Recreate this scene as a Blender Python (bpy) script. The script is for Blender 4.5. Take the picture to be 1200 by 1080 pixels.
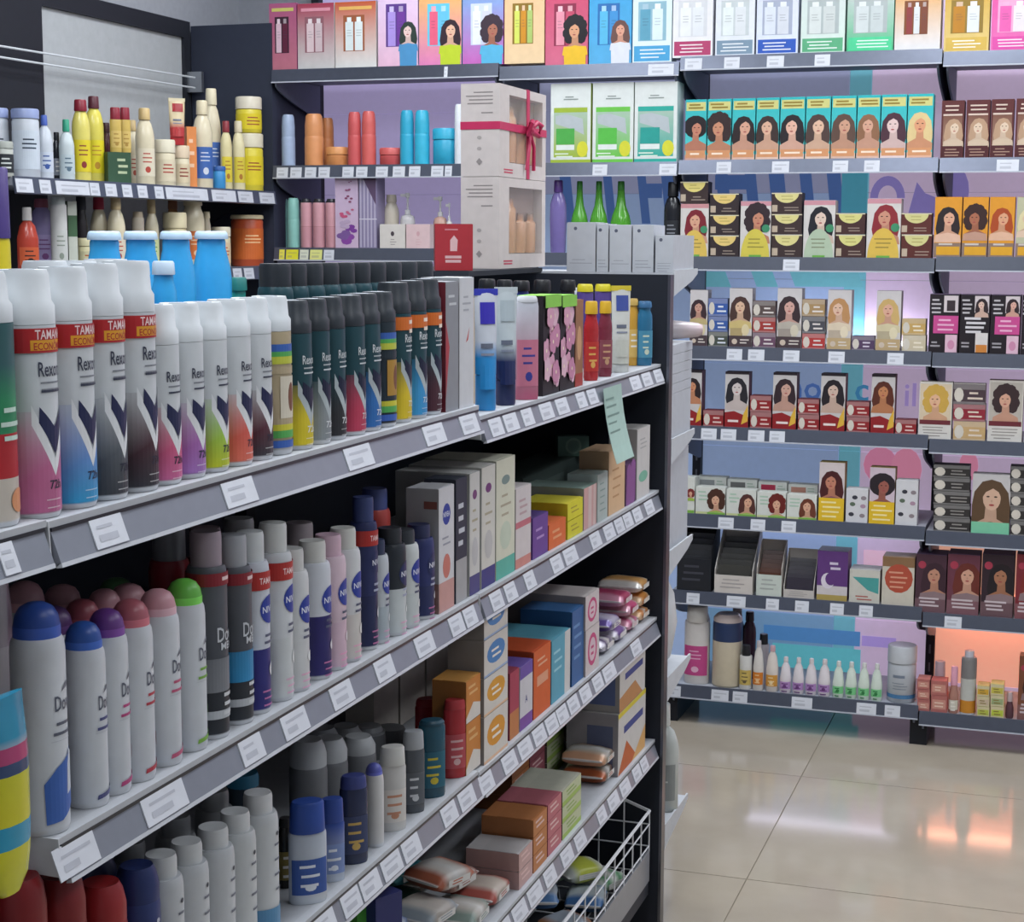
import bpy, math, random
from mathutils import Vector, Matrix
from mathutils.geometry import tessellate_polygon
random.seed(7)
for o in list(bpy.data.objects): bpy.data.objects.remove(o, do_unlink=True)
scene = bpy.context.scene
COL = scene.collection

# ------------------------------------------------------------------ camera
FPX, PITCH, ROLL, YAW, EYE = 1974.0, 0.1315, 0.0044, 0.3256, 1.55
_f = Vector((-math.sin(YAW)*math.cos(PITCH), math.cos(YAW)*math.cos(PITCH), -math.sin(PITCH)))
_r0 = Vector((math.cos(YAW), math.sin(YAW), 0)); _u0 = _r0.cross(_f)
_r = _r0*math.cos(ROLL)+_u0*math.sin(ROLL); _u = -_r0*math.sin(ROLL)+_u0*math.cos(ROLL)
cam = bpy.data.objects.new('camera', bpy.data.cameras.new('camera'))
COL.objects.link(cam)
cam.data.sensor_fit = 'HORIZONTAL'; cam.data.sensor_width = 36; cam.data.lens = FPX/1200*36
cam.data.clip_start = .05; cam.data.clip_end = 60
cam.matrix_world = Matrix(((_r.x, _u.x, -_f.x, 0), (_r.y, _u.y, -_f.y, 0), (_r.z, _u.z, -_f.z, EYE), (0, 0, 0, 1)))
scene.camera = cam
# ------------------------------------------------------------------ world, light, exposure
scene.view_settings.view_transform = 'Standard'; scene.view_settings.look = 'None'
scene.view_settings.gamma = 1; scene.view_settings.use_curve_mapping = False
scene.view_settings.exposure = 0.0
world = bpy.data.worlds.new('world'); scene.world = world; world.use_nodes = True
world.node_tree.nodes['Background'].inputs[0].default_value = (.75, .82, 1, 1)
world.node_tree.nodes['Background'].inputs[1].default_value = .25
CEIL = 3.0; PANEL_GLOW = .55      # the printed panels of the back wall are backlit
LAMPS = [(1.1, 1.2), (1.1, 3.2), (-.35, 4.15), (-1.9, 2.4), (-1.9, 4.3), (-.75, 2.0), (1.1, 4.6), (-.7, .3)]
WATTS = [11, 11, 22, 20, 19, 20, 18, 12]
for i, (lx, ly) in enumerate(LAMPS):
    ld = bpy.data.lights.new('ceiling_panel_light', 'AREA'); ld.shape = 'RECTANGLE'; ld.size = .56; ld.size_y = 1.1
    ld.energy = WATTS[i]; ld.color = (.93, .97, 1)
    lo = bpy.data.objects.new('ceiling_panel_light', ld); COL.objects.link(lo); lo.location = (lx, ly, CEIL-.05)

# ------------------------------------------------------------------ pixel <-> world helpers (1200x1080 frame)
def proj(p):
    v = Vector(p)-Vector((0, 0, EYE)); w = v.dot(_f)
    return 600+FPX*v.dot(_r)/w, 540-FPX*v.dot(_u)/w
def _bis(fn, a, b):
    fa = fn(a)
    for _ in range(40):
        m = (a+b)/2
        if (fn(m) > 0) == (fa > 0): a = m
        else: b = m
    return (a+b)/2
def sol_y(px, X, z): return _bis(lambda y: proj((X, y, z))[0]-px, .35, 12)
def sol_x(px, Y, z): return _bis(lambda x: proj((x, Y, z))[0]-px, -4.5, 1.5)
def sol_z(py, X, Y): return _bis(lambda z: proj((X, Y, z))[1]-py, -.5, 3.5)
def limb_y(px, X, z, r):
    def fn(y):
        n = math.hypot(X, y); return proj((X+r*y/n, y-r*X/n, z))[0]-px
    return _bis(fn, .4, 9)

# ------------------------------------------------------------------ colours and materials
def C(h):
    if not isinstance(h, str): return h
    h = h.lstrip('#')
    return tuple((lambda c: c/12.92 if c <= .04045 else ((c+.055)/1.055)**2.4)(int(h[i:i+2], 16)/255) for i in (0, 2, 4))
def mixc(a, b, t): a, b = C(a), C(b); return tuple(a[i]*(1-t)+b[i]*t for i in range(3))
_mats = {}
def M(kind):
    if kind in _mats: return _mats[kind]
    m = bpy.data.materials.new(kind); m.use_nodes = True; nt = m.node_tree; bs = nt.nodes['Principled BSDF']
    at = nt.nodes.new('ShaderNodeAttribute'); at.attribute_name = 'Col'
    tc = nt.nodes.new('ShaderNodeTexCoord'); no = nt.nodes.new('ShaderNodeTexNoise'); no.inputs['Scale'].default_value = 45
    rp = nt.nodes.new('ShaderNodeMapRange'); rp.inputs[3].default_value = .9; rp.inputs[4].default_value = 1.06
    mx = nt.nodes.new('ShaderNodeMix'); mx.data_type = 'RGBA'; mx.blend_type = 'MULTIPLY'; mx.inputs[0].default_value = 1
    nt.links.new(tc.outputs['Object'], no.inputs['Vector']); nt.links.new(no.outputs['Fac'], rp.inputs[0])
    nt.links.new(at.outputs['Color'], mx.inputs[6]); nt.links.new(rp.outputs[0], mx.inputs[7])
    nt.links.new(mx.outputs[2], bs.inputs['Base Color'])
    P = {'card': (.5, 0, .35), 'gloss': (.22, 0, .5), 'satin': (.38, 0, .45), 'matte': (.75, 0, .2), 'metal': (.3, .9, .5), 'foil': (.28, .15, .6),
         'paint': (.55, 0, .3), 'rail': (.3, 0, .5), 'chrome': (.14, 1, .5), 'wall': (.8, 0, .2), 'panel': (.32, 0, .4), 'clear': (.08, 0, .5), 'jelly': (.12, 0, .5)}[kind]
    bs.inputs['Roughness'].default_value = P[0]; bs.inputs['Metallic'].default_value = P[1]; bs.inputs['Specular IOR Level'].default_value = P[2]
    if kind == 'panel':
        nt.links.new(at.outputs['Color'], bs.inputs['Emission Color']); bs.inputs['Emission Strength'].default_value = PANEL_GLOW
    if kind == 'clear': bs.inputs['Alpha'].default_value = .12
    if kind == 'jelly': bs.inputs['Transmission Weight'].default_value = .35
    _mats[kind] = m; return m
def emat(name, col, s):
    m = bpy.data.materials.new(name); m.use_nodes = True; bs = m.node_tree.nodes['Principled BSDF']
    bs.inputs['Base Color'].default_value = (*C(col), 1); bs.inputs['Emission Color'].default_value = (*C(col), 1)
    bs.inputs['Emission Strength'].default_value = s; return m
def tile_mat():
    m = bpy.data.materials.new('polished_tile'); m.use_nodes = True; nt = m.node_tree; bs = nt.nodes['Principled BSDF']
    tc = nt.nodes.new('ShaderNodeTexCoord'); no = nt.nodes.new('ShaderNodeTexNoise'); no.inputs['Scale'].default_value = 3.5; no.inputs['Detail'].default_value = 6
    cr = nt.nodes.new('ShaderNodeValToRGB'); cr.color_ramp.elements[0].color = (*C('#a3998a'), 1); cr.color_ramp.elements[1].color = (*C('#b4aa9a'), 1)
    cr.color_ramp.elements[0].position = .3; cr.color_ramp.elements[1].position = .75
    nt.links.new(tc.outputs['Object'], no.inputs['Vector']); nt.links.new(no.outputs['Fac'], cr.inputs[0]); nt.links.new(cr.outputs[0], bs.inputs['Base Color'])
    bs.inputs['Roughness'].default_value = .1; bs.inputs['Specular IOR Level'].default_value = .5
    return m

# ------------------------------------------------------------------ mesh builder
class MB:
    def __init__(s): s.v = []; s.f = []; s.c = []
    def face(s, pts, cols):
        i = len(s.v); s.v += [tuple(p) for p in pts]; s.f.append(tuple(range(i, i+len(pts))))
        if isinstance(cols, str) or not hasattr(cols[0], '__len__'): cols = [C(cols)]*len(pts)
        s.c += [tuple(c) for c in cols]; return s
    def box(s, x0, x1, y0, y1, z0, z1, col, top=None, front=None, side=None):
        col = C(col); t = C(top) if top else col; fr = C(front) if front else col; sd = C(side) if side else col
        i = len(s.v)
        s.v += [(x0, y0, z0), (x1, y0, z0), (x1, y1, z0), (x0, y1, z0), (x0, y0, z1), (x1, y0, z1), (x1, y1, z1), (x0, y1, z1)]
        for q, cc in (((0, 3, 2, 1), col), ((4, 5, 6, 7), t), ((0, 1, 5, 4), fr), ((1, 2, 6, 5), sd), ((2, 3, 7, 6), col), ((3, 0, 4, 7), sd)):
            s.f.append(tuple(i+k for k in q)); s.c += [cc]*4
        return s
    def prism(s, pts, axis, a, b, col):      # polygon extruded along an axis
        def P(p, t): return {'x': (t, p[0], p[1]), 'y': (p[0], t, p[1]), 'z': (p[0], p[1], t)}[axis]
        n = len(pts); A = [P(p, a) for p in pts]; B = [P(p, b) for p in pts]
        s.face(A[::-1], col); s.face(B, col)
        for k in range(n): s.face([A[k], A[(k+1) % n], B[(k+1) % n], B[k]], col)
        return s
    def lathe(s, prof, seg=22, sy=1.0, cx=0, cy=0, sq=0, closed=True):   # prof: (r, z, colour); sq squares the section
        rings = []
        for r, z, col in prof:
            i = len(s.v)
            for k in range(seg):
                a = 2*math.pi*k/seg; ca, sa = math.cos(a), math.sin(a)
                if sq:
                    e = 2/(2+sq); ca = math.copysign(abs(ca)**e, ca); sa = math.copysign(abs(sa)**e, sa)
                s.v.append((cx+r*ca, cy+r*sa*sy, z))
            rings.append((i, C(col)))
        for (i, a), (j, b) in zip(rings, rings[1:]):
            for k in range(seg):
                k2 = (k+1) % seg; s.f.append((i+k, i+k2, j+k2, j+k)); s.c += [a, a, b, b]
        if closed:
            s.f.append(tuple(rings[0][0]+k for k in range(seg))[::-1]); s.c += [rings[0][1]]*seg
            s.f.append(tuple(rings[-1][0]+k for k in range(seg))); s.c += [rings[-1][1]]*seg
        return s
    def loft(s, rings, cols):                # rings of equal length point lists
        n = len(rings[0]); idx = []
        for rg in rings: idx.append(len(s.v)); s.v += [tuple(p) for p in rg]
        for q in range(len(rings)-1):
            for k in range(n):
                k2 = (k+1) % n; s.f.append((idx[q]+k, idx[q]+k2, idx[q+1]+k2, idx[q+1]+k)); s.c += [C(cols[q])]*2+[C(cols[q+1])]*2
        s.f.append(tuple(idx[0]+k for k in range(n))[::-1]); s.c += [C(cols[0])]*n
        s.f.append(tuple(idx[-1]+k for k in range(n))); s.c += [C(cols[-1])]*n
        return s
    def tube(s, path, r, col, seg=6):
        rings = []; P = [Vector(p) for p in path]
        for i, p in enumerate(P):
            t = (P[min(i+1, len(P)-1)]-P[max(i-1, 0)]).normalized()
            a = t.cross(Vector((0, 0, 1)));  a = a if a.length > .05 else t.cross(Vector((1, 0, 0)))
            a.normalize(); b = t.cross(a)
            rings.append([p+a*r*math.cos(2*math.pi*k/seg)+b*r*math.sin(2*math.pi*k/seg) for k in range(seg)])
        return s.loft(rings, [col]*len(rings))
    def mesh(s, name, mat, smooth=None):
        me = bpy.data.meshes.new(name); me.from_pydata(s.v, [], s.f)
        ca = me.color_attributes.new('Col', 'FLOAT_COLOR', 'CORNER')
        flat = []
        for c in s.c: flat += [c[0], c[1], c[2], 1]
        ca.data.foreach_set('color', flat)
        me.materials.append(M(mat) if isinstance(mat, str) else mat)
        if smooth is not None:
            me.polygons.foreach_set('use_smooth', [True]*len(me.polygons))
            me.set_sharp_from_angle(angle=math.radians(smooth))
        me.update(); return me

# ------------------------------------------------------------------ flat print (lettering, pictures) laid on boxes and cans
_tx = {}
def text_tris(t):
    if t in _tx: return _tx[t]
    cu = bpy.data.curves.new('t', 'FONT'); cu.body = t; cu.resolution_u = 2; cu.offset = .012
    ob = bpy.data.objects.new('t', cu); COL.objects.link(ob)
    bpy.context.view_layer.update()
    ev = ob.evaluated_get(bpy.context.evaluated_depsgraph_get()); me = ev.to_mesh(); me.calc_loop_triangles()
    vs = [(v.co.x, v.co.y) for v in me.vertices]; tr = [tuple(vs[i] for i in q.vertices) for q in me.loop_triangles]
    ev.to_mesh_clear(); bpy.data.objects.remove(ob); bpy.data.curves.remove(cu)
    x0 = min(v[0] for v in vs); x1 = max(v[0] for v in vs); y0 = min(v[1] for v in vs); y1 = max(v[1] for v in vs); h = y1-y0
    _tx[t] = ([tuple(((x-(x0+x1)/2)/h, (y-(y0+y1)/2)/h) for x, y in q) for q in tr], (x1-x0)/h); return _tx[t]
def _clip(poly, u, keep_gt):
    out = []
    for i in range(len(poly)):
        a, b = poly[i], poly[(i+1) % len(poly)]
        ia = (a[0] >= u) if keep_gt else (a[0] <= u); ib = (b[0] >= u) if keep_gt else (b[0] <= u)
        if ia: out.append(a)
        if ia != ib:
            t = (u-a[0])/(b[0]-a[0]); out.append((u, a[1]+t*(b[1]-a[1]), tuple(a[2][k]+t*(b[2][k]-a[2][k]) for k in range(3))))
    return out
PORT = 1.42
class Art:
    def __init__(s): s.s = []
    def poly(s, pts, col):
        cols = [C(c) for c in col] if isinstance(col, list) else [C(col)]*len(pts)
        P = [(p[0], p[1], c) for p, c in zip(pts, cols)]
        tr = tessellate_polygon([[Vector((p[0], p[1], 0)) for p in pts]]) if len(pts) > 3 else [(0, 1, 2)]
        s.s.append([[P[i] for i in t] for t in tr]); return s
    def rect(s, u0, v0, u1, v1, col): return s.poly([(u0, v0), (u1, v0), (u1, v1), (u0, v1)], col)
    def grad(s, u0, v0, u1, v1, cb, ct): return s.poly([(u0, v0), (u1, v0), (u1, v1), (u0, v1)], [cb, cb, ct, ct])
    def ell(s, cx, cy, rx, ry, col, a0=0, a1=360, n=14):
        return s.poly([(cx+rx*math.cos(math.radians(a0+(a1-a0)*k/n)), cy+ry*math.sin(math.radians(a0+(a1-a0)*k/n))) for k in range(n if a1-a0 == 360 else n+1)], col)
    def text(s, t, cx, cy, h, col, wmax=None, sx=1):
        tr, w = text_tris(t); k = h
        kx = h*sx if not wmax else min(h*sx, wmax/w); c = C(col)
        s.s.append([[(cx+p[0]*kx, cy+p[1]*k, c) for p in q] for q in tr]); return s
    def lines(s, u0, u1, v1, n, step, th, col, seed=0):
        rd = random.Random(seed)
        for k in range(n): s.rect(u0+(u1-u0)*.12*rd.random(), v1-k*step-th, u1-(u1-u0)*.35*rd.random(), v1-k*step, col)
        return s
    def portrait(s, cx, cy, w, hair, skin='#c89a80', top=None, style='long', seed=0, lips='#a04a48'):
        w = w*PORT; cy = cy-.02*w; rd = random.Random(seed); t = (rd.random()-.5)*.1*w; hc = C(hair); sh = mixc(skin, '#6a4030', .25)
        if style == 'afro': s.ell(cx, cy+.06*w, .44*w, .4*w, hc)
        elif style == 'curly':
            for k in range(9):
                a = math.radians(-40+k*32.5); s.ell(cx+.27*w*math.cos(a), cy+.05*w+.3*w*math.sin(a)-(.1*w if math.sin(a) < 0 else 0), .17*w, .19*w, hc, n=9)
            s.ell(cx, cy, .3*w, .34*w, hc)
        else:
            s.poly([(cx-.18*w, cy+.33*w), (cx-.33*w, cy+.12*w), (cx-.4*w, cy-.35*w), (cx-.34*w, cy-.62*w), (cx+.34*w, cy-.62*w), (cx+.4*w, cy-.33*w), (cx+.33*w, cy+.12*w), (cx+.18*w, cy+.33*w), (cx, cy+.38*w)], hc)
        s.poly([(cx-.1*w, cy-.12*w), (cx+.1*w, cy-.12*w), (cx+.12*w, cy-.42*w), (cx+.38*w, cy-.56*w), (cx+.42*w, cy-.78*w), (cx-.42*w, cy-.78*w), (cx-.38*w, cy-.56*w), (cx-.12*w, cy-.42*w)], sh)
        if top: s.poly([(cx-.4*w, cy-.56*w), (cx, cy-.48*w), (cx+.4*w, cy-.56*w), (cx+.44*w, cy-.8*w), (cx-.44*w, cy-.8*w)], top)
        s.ell(cx+t, cy, .175*w, .25*w, skin, n=16)
        s.poly([(cx+t-.2*w, cy-.02*w), (cx+t-.19*w, cy+.2*w), (cx, cy+.33*w), (cx+t+.19*w, cy+.2*w), (cx+t+.2*w, cy-.02*w), (cx+t+.13*w, cy+.13*w), (cx+t+.02*w, cy+.2*w), (cx+t-.12*w, cy+.12*w)], hc)
        for sg in (-1, 1): s.ell(cx+t+sg*.075*w, cy+.03*w, .035*w, .016*w, '#2a1c18', n=8)
        s.ell(cx+t, cy-.14*w, .055*w, .022*w, lips, n=8); s.ell(cx+t, cy-.06*w, .022*w, .03*w, sh, n=7)
        return s
    def flat(s, y=0.0, W=None):              # onto the plane facing -Y, trimmed to the half width W
        mb = MB()
        for k, sh in enumerate(s.s):
            o = y-.0003-.00006*k
            for tri in sh:
                if W and max(abs(p[0]) for p in tri) > W:
                    tri = _clip(list(tri), -W, True); tri = _clip(tri, W, False) if len(tri) > 2 else tri
                    if len(tri) < 3: continue
                mb.face([(p[0], o, p[1]) for p in tri], [p[2] for p in tri])
        return mb
    def side(s, x, sgn=-1):                  # onto the side face at x (u runs along Y)
        mb = MB()
        for k, sh in enumerate(s.s):
            o = x+sgn*(.0003+.00006*k)
            for tri in sh: mb.face([(o, p[0], p[1]) for p in tri], [p[2] for p in tri])
        return mb
    def wrap(s, r, sy=1.0):                  # around a cylinder, centred on -Y
        mb = MB(); st = r*.17
        for k, sh in enumerate(s.s):
            rr = r+.0006+.00005*k
            for tri in sh:
                u0 = min(p[0] for p in tri); u1 = max(p[0] for p in tri); a = math.floor(u0/st)
                while a*st < u1:
                    q = _clip(_clip(list(tri), a*st, True), (a+1)*st, False) if u1-u0 > st*.5 or True else tri
                    if len(q) > 2: mb.face([(rr*math.sin(p[0]/r), -rr*sy*math.cos(p[0]/r), p[1]) for p in q], [p[2] for p in q])
                    a += 1
        return mb

# ------------------------------------------------------------------ objects
def obj(name, mesh, parent=None, loc=None, kind=None):
    o = bpy.data.objects.new(name, mesh); COL.objects.link(o)
    if parent: o.parent = parent
    if loc: o.location = loc
    if kind: o['kind'] = kind
    return o
_seen = {}
def tag(o, label, cat, group=None):
    if label in _seen and not group: print('DUPLABEL', label)
    _seen[label] = 1
    o['label'] = label; o['category'] = cat
    if group: o['group'] = group
def thing(name, label, cat, loc, rot=0, parts=(), group=None, tilt=None):
    o = bpy.data.objects.new(name, None); COL.objects.link(o); o.location = loc
    o.rotation_euler = (tilt[0] if tilt else 0, tilt[1] if tilt else 0, math.radians(rot)); o.empty_display_size = .03
    tag(o, label, cat, group)
    for p in parts:
        c = obj(p[0], p[1], o)
        for q in (p[2] if len(p) > 2 else ()): obj(q[0], q[1], c)
    return o
ORD = ['first', 'second', 'third', 'fourth', 'fifth', 'sixth', 'seventh', 'eighth', 'ninth', 'tenth', 'eleventh', 'twelfth']
def wpart(root, name, mb, mat, smooth=None, kind=None, label=None):     # a part given in world coordinates
    L = root.matrix_basis.translation if root.parent is None else root.parent.location
    mb.v = [(x-L.x, y-L.y, z-L.z) for x, y, z in mb.v]
    o = obj(name, mb.mesh(name, mat, smooth), root, None, kind)
    if label: o['label'] = label
    return o

# ================================================================== THE ROOM
XG, GY0, GY1, GY2 = -.85, 1.25, 2.365, 3.51          # gondola: front plane, module joints
YB, YW = 5.19, 5.57                                   # back wall: shelf front plane, wall plane
XL, XW = -2.6, -2.93                                  # left wall: shelf front plane, wall plane
RX, FY = 2.6, -1.6
fl = obj('floor', MB().box(XW-.1, RX+.1, FY-.1, YW+.1, -.1, -.003, '#8d8373').mesh('floor', 'matte'), kind='structure')
tm = tile_mat(); T = .84
tmesh = MB().box(.0015, T-.0015, .0015, T-.0015, -.003, 0, '#ffffff').mesh('tile', tm)
ty = 3.925+T
for i in range(-2, 4):
    for j in range(-6, 1):
        obj('floor_tile', tmesh, fl, (-.715+i*T, ty-T+j*T, 0))
for i in range(-2, 4): obj('floor_tile', MB().box(.0015, T-.0015, .0015, YW-ty-.001, -.003, 0, '#ffffff').mesh('tile', tm), fl, (-.715+i*T, ty, 0))
def sbox(name, *a, col, mat='wall'): return obj(name, MB().box(*a, col).mesh(name, mat), kind='structure')
sbox('ceiling', XW-.1, RX+.1, FY-.1, YW+.1, CEIL, CEIL+.1, col='#d8dadd')
wb = sbox('wall_back', XW-.1, RX+.1, YW+.012, YW+.1, 0, CEIL, col='#9b9ea6')
wl = sbox('wall_left', XW-.1, XW, FY-.1, YW+.012, 0, CEIL, col='#a3a6ad')
sbox('wall_right', RX, RX+.1, FY-.1, YW+.1, 0, CEIL, col='#b9bcc2')
sbox('wall_front', XW-.1, RX+.1, FY-.1, FY, 0, CEIL, col='#b9bcc2')
# left wall: dark board frame around a pale panel
obj('dark_board', MB().box(XW, XW+.02, 2.2, 4.325, 0, 2.27, '#23252d').mesh('dark_board', 'paint'), wl)
obj('dark_frame', MB().box(XW, XW+.02, 4.325, 5.15, 2.215, 2.27, '#23252d').mesh('dark_frame', 'paint'), wl)
obj('dark_board', MB().box(XW, XW+.02, 5.15, YB, 0, 2.27, '#23252d').mesh('dark_board', 'paint'), wl)
obj('pale_panel', MB().box(XW, XW+.008, 4.325, 5.15, .6, 2.215, '#aeb1b4').mesh('pale_panel', 'wall'), wl)
tr = obj('trim_1', MB().box(XW+.02, XL-.008, YB+.004, YW+.01, 0, 2.257, '#2e3342').mesh('trim_1', 'paint'), kind='structure')

# back wall: printed panels between the posts
xb = sol_x(1012, YW, 1.2); EDG = [-2.607, -1.801, -1.212, -.424, .365, 1.15]
LAV, BLU, TEA, PNK = '#a79cc4', '#8c9fc2', '#6aa8b8', '#c3afca'
BH = [0, .11, .30, .58, .86, 1.14, 1.42, 1.70, 1.98, 2.26, 2.45]
cols = [(-2.607, -1.801, LAV), (-1.801, -1.212, BLU), (-1.212, xb-.07, BLU), (xb-.07, xb, TEA), (xb, -.424, PNK), (-.424, .365, PNK), (.365, 1.15, PNK)]
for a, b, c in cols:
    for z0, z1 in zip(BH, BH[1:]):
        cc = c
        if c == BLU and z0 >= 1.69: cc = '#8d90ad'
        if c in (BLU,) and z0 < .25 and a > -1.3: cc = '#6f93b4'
        if c == PNK and a > -.5 and .1 < z0 < .5: cc = '#f2b49c'  # orange glow of the lower right, painted into the panel colour
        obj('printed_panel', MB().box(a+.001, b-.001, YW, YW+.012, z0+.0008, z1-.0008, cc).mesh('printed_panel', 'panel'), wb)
pa = Art()
def PX(px, z): return sol_x(px, YW, z)
def band(px0, py0, px1, py1, col, sk=0):          # a printed shape on the panel, by its corners in the photo
    z0 = sol_z(py1, PX((px0+px1)/2, 1.2), YW); z1 = sol_z(py0, PX((px0+px1)/2, 1.2), YW); zm = (z0+z1)/2
    a, b = PX(px0, zm), PX(px1, zm); pa.poly([(a+sk, z0), (b+sk, z0), (b, z1), (a, z1)], col)
for p0, p1 in ((655, 668), (706, 716), (746, 756), (774, 790), (838, 852), (872, 885), (900, 918), (936, 950), (968, 984)): band(p0, 203, p1, 262, '#48639a', .02)
band(752, 215, 776, 232, '#48639a'); band(838, 205, 884, 222, '#48639a'); band(986, 203, 1016, 262, '#4a93a8')
z = sol_z(232, PX(1035, 1.5), YW); pa.ell(PX(1040, z), z, .055, .07, '#8579b8', 0, 180); pa.ell(PX(1040, z), z, .03, .04, PNK, 0, 180)
pa.poly([(PX(1064, z), z-.06), (PX(1100, z), z-.06), (PX(1098, z), z+.0), (PX(1084, z), z+.015), (PX(1074, z), z+.05)], '#8579b8'); pa.ell(PX(1122, z), z+.02, .035, .07, '#8579b8')
for p0, p1 in ((812, 850), (880, 905), (925, 1005)): band(p0, 318, p1, 336, '#66a5b2', .02)
z = sol_z(458, PX(940, 1.1), YW); pa.text('no', PX(943, z), z, .055, '#4f6fae'); pa.text('c', PX(1010, z), z, .055, '#4484b0'); pa.text('il', PX(1067, z), z, .075, '#a58fc9')
z = sol_z(545, PX(1040, .85), YW); pa.ell(PX(1032, z), z, .055, .06, '#d484a4'); pa.ell(PX(1062, z), z-.01, .05, .07, '#d98aa6'); pa.ell(PX(1135, z), z+.01, .03, .05, '#d98aa6')
band(1012, 645, 1062, 690, '#e6bcd0'); band(895, 735, 1008, 752, '#4f83b8'); band(905, 756, 1008, 800, '#5fb3bd'); band(1010, 745, 1050, 757, '#a48fd0')
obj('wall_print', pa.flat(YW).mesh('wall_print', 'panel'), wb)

# shelf posts of the back wall unit
pr = thing('shelf_uprights', 'dark slotted uprights carrying the back wall shelves', 'shelf frame', (-1, YW, 0))
for x in EDG:
    wpart(pr, 'post', MB().box(x-.014, x+.014, YW-.035, YW, .0, 2.42, '#1b1d26'), 'paint')
    sl = MB()
    for k in range(36): sl.box(x-.003, x+.003, YW-.0362, YW-.0352, .15+k*.06, .15+k*.06+.03, '#5b5e68')
    wpart(pr, 'slots', sl, 'paint', kind='stuff')
    if x > -2.5: wpart(pr, 'foot', MB().box(x-.026, x+.026, YB+.01, YW-.035, 0, .082, '#191b22'), 'paint')

def bracket(root, x, z, y0, y1, dx=.006):
    n = 8; d = y1-y0
    pts = [(y1, z-.022), (y1, z-.14)]+[(y1-.03-(d-.03)*(1-(1-k/n)**2), z-.14+(.118-.02)*(k/n)**.8) for k in range(n+1)]+[(y0+.012, z-.022)]
    return wpart(root, 'bracket', MB().prism(pts, 'x', x-dx/2, x+dx/2, '#6a7082'), 'paint')
def tagpart(root, quad, nrm, seed, col='#cfd2da'):     # a small paper price ticket with print
    mb = MB(); q = [Vector(p) for p in quad]; n = Vector(nrm)*.0012; A = [p+n for p in q]
    mb.face(A, col); 
    for k in range(4): mb.face([q[k], q[(k+1) % 4], A[(k+1) % 4], A[k]], col)
    rd = random.Random(seed); c2 = mixc(col, '#6b6f80', .35)
    def pt(u, v): return (A[0]*(1-u)+A[1]*u)*(1-v)+(A[3]*(1-u)+A[2]*u)*v+Vector(nrm)*.0003
    for v0, v1, u1 in ((.62, .72, .6+.3*rd.random()), (.2, .42, .45+.35*rd.random())):
        mb.face([pt(.15, v0), pt(u1, v0), pt(u1, v1), pt(.15, v1)], c2)
    return wpart(root, 'price_tag', mb, 'card')
# ---- back wall shelves: (module, row lip-top pixel measured at px, tags)
ROWS = {}
def bshelf(mod, row, px, py, tags, place, metal=False, tagcol='#cfd2da'):
    x0, x1 = EDG[mod]+.002, EDG[mod+1]-.002
    z = sol_z(py, sol_x(px, YB, 1.2), YB); ROWS[(mod, row)] = z
    c = '#6d7280' if metal else '#4b505e'
    rt = thing('wall_shelf', 'grey metal wall shelf with price rail, '+place, 'shelf', ((x0+x1)/2, YB, z))
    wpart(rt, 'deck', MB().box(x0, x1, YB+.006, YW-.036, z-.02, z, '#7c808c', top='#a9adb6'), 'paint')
    rl = MB(); rl.prism([(YB, z+.003), (YB-.006, z-.038), (YB-.002, z-.04), (YB+.006, z-.002), (YB+.006, z+.003)], 'x', x0, x1, c)
    wpart(rt, 'price_rail', rl, 'metal' if metal else 'rail')
    wpart(rt, 'rail_edge', MB().box(x0, x1, YB-.0075, YB-.005, z-.041, z-.037, '#b9bdc8'), 'rail')
    for xx in (x0+.012, x1-.012): bracket(rt, xx, z, YB, YW-.036)
    for i, (a, b) in enumerate(tags):
        xa, xb_ = sol_x(a, YB, z-.02), sol_x(b, YB, z-.02)
        if xb_ > x1: xb_ = x1
        col = tagcol if not isinstance(tagcol, list) else tagcol[i % len(tagcol)]
        tagpart(rt, [(xa, YB-.0062, z-.037), (xb_, YB-.0062, z-.037), (xb_, YB-.0012, z-.004), (xa, YB-.0012, z-.004)], (0, -1, 0), i+mod*31+row*7, col)
    return rt
bshelf(0, 1, 318, 83, [(521, 525)], 'topmost at the left above the orange bottles', True)
bshelf(1, 1, 690, 76, [(760, 790)], 'topmost above the three cream boxes', True)
bshelf(2, 1, 900, 64, [(803, 823), (849, 867), (899, 919), (955, 973)], 'topmost above the teal hair dye boxes', True)
bshelf(3, 1, 1150, 60, [], 'topmost at the right edge of the photo', True)
bshelf(0, 2, 324, 195, [(325, 338), (341, 354), (358, 371), (374, 387), (402, 415), (418, 431), (441, 455), (461, 475), (480, 493), (506, 520), (522, 530)], 'under the orange, coral and cyan bottles')
bshelf(1, 2, 720, 191, [(695, 712), (773, 793)], 'under the three white and green cream boxes', True)
bshelf(2, 2, 950, 187, [(840, 857), (905, 925), (976, 994), (1013, 1031)], 'under the ten teal hair dye boxes', True)
bshelf(3, 2, 1150, 185.5, [(1168, 1194)], 'under the dark maroon hair dye boxes', True)
bshelf(0, 3, 350, 291, [(328, 334), (336, 350), (352, 362), (364, 378), (380, 392)], 'with yellow price tags behind the deodorant cans', tagcol=['#e8e25a', '#e4df3a', '#d9dcc8', '#dfe08a', '#cfd2da'])
bshelf(1, 3, 650, 297, [], 'under the purple and green bottles')
bshelf(2, 3, 950, 302.5, [(918, 937)], 'under the stacked dark boxes with pale half discs')
bshelf(3, 3, 1150, 302, [], 'under the orange hair dye boxes')
bshelf(2, 4, 950, 409.5, [(852, 870), (877, 896), (918, 937), (971, 990), (1040, 1059)], 'below the white backlight')
bshelf(3, 4, 1150, 415.5, [], 'under the black and pink boxes')
bshelf(2, 5, 950, 505, [(822, 840), (845, 863), (877, 896), (902, 920)], 'under the red hair dye boxes')
bshelf(3, 5, 1140, 517, [], 'under the blonde hair dye box at the right')
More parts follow.
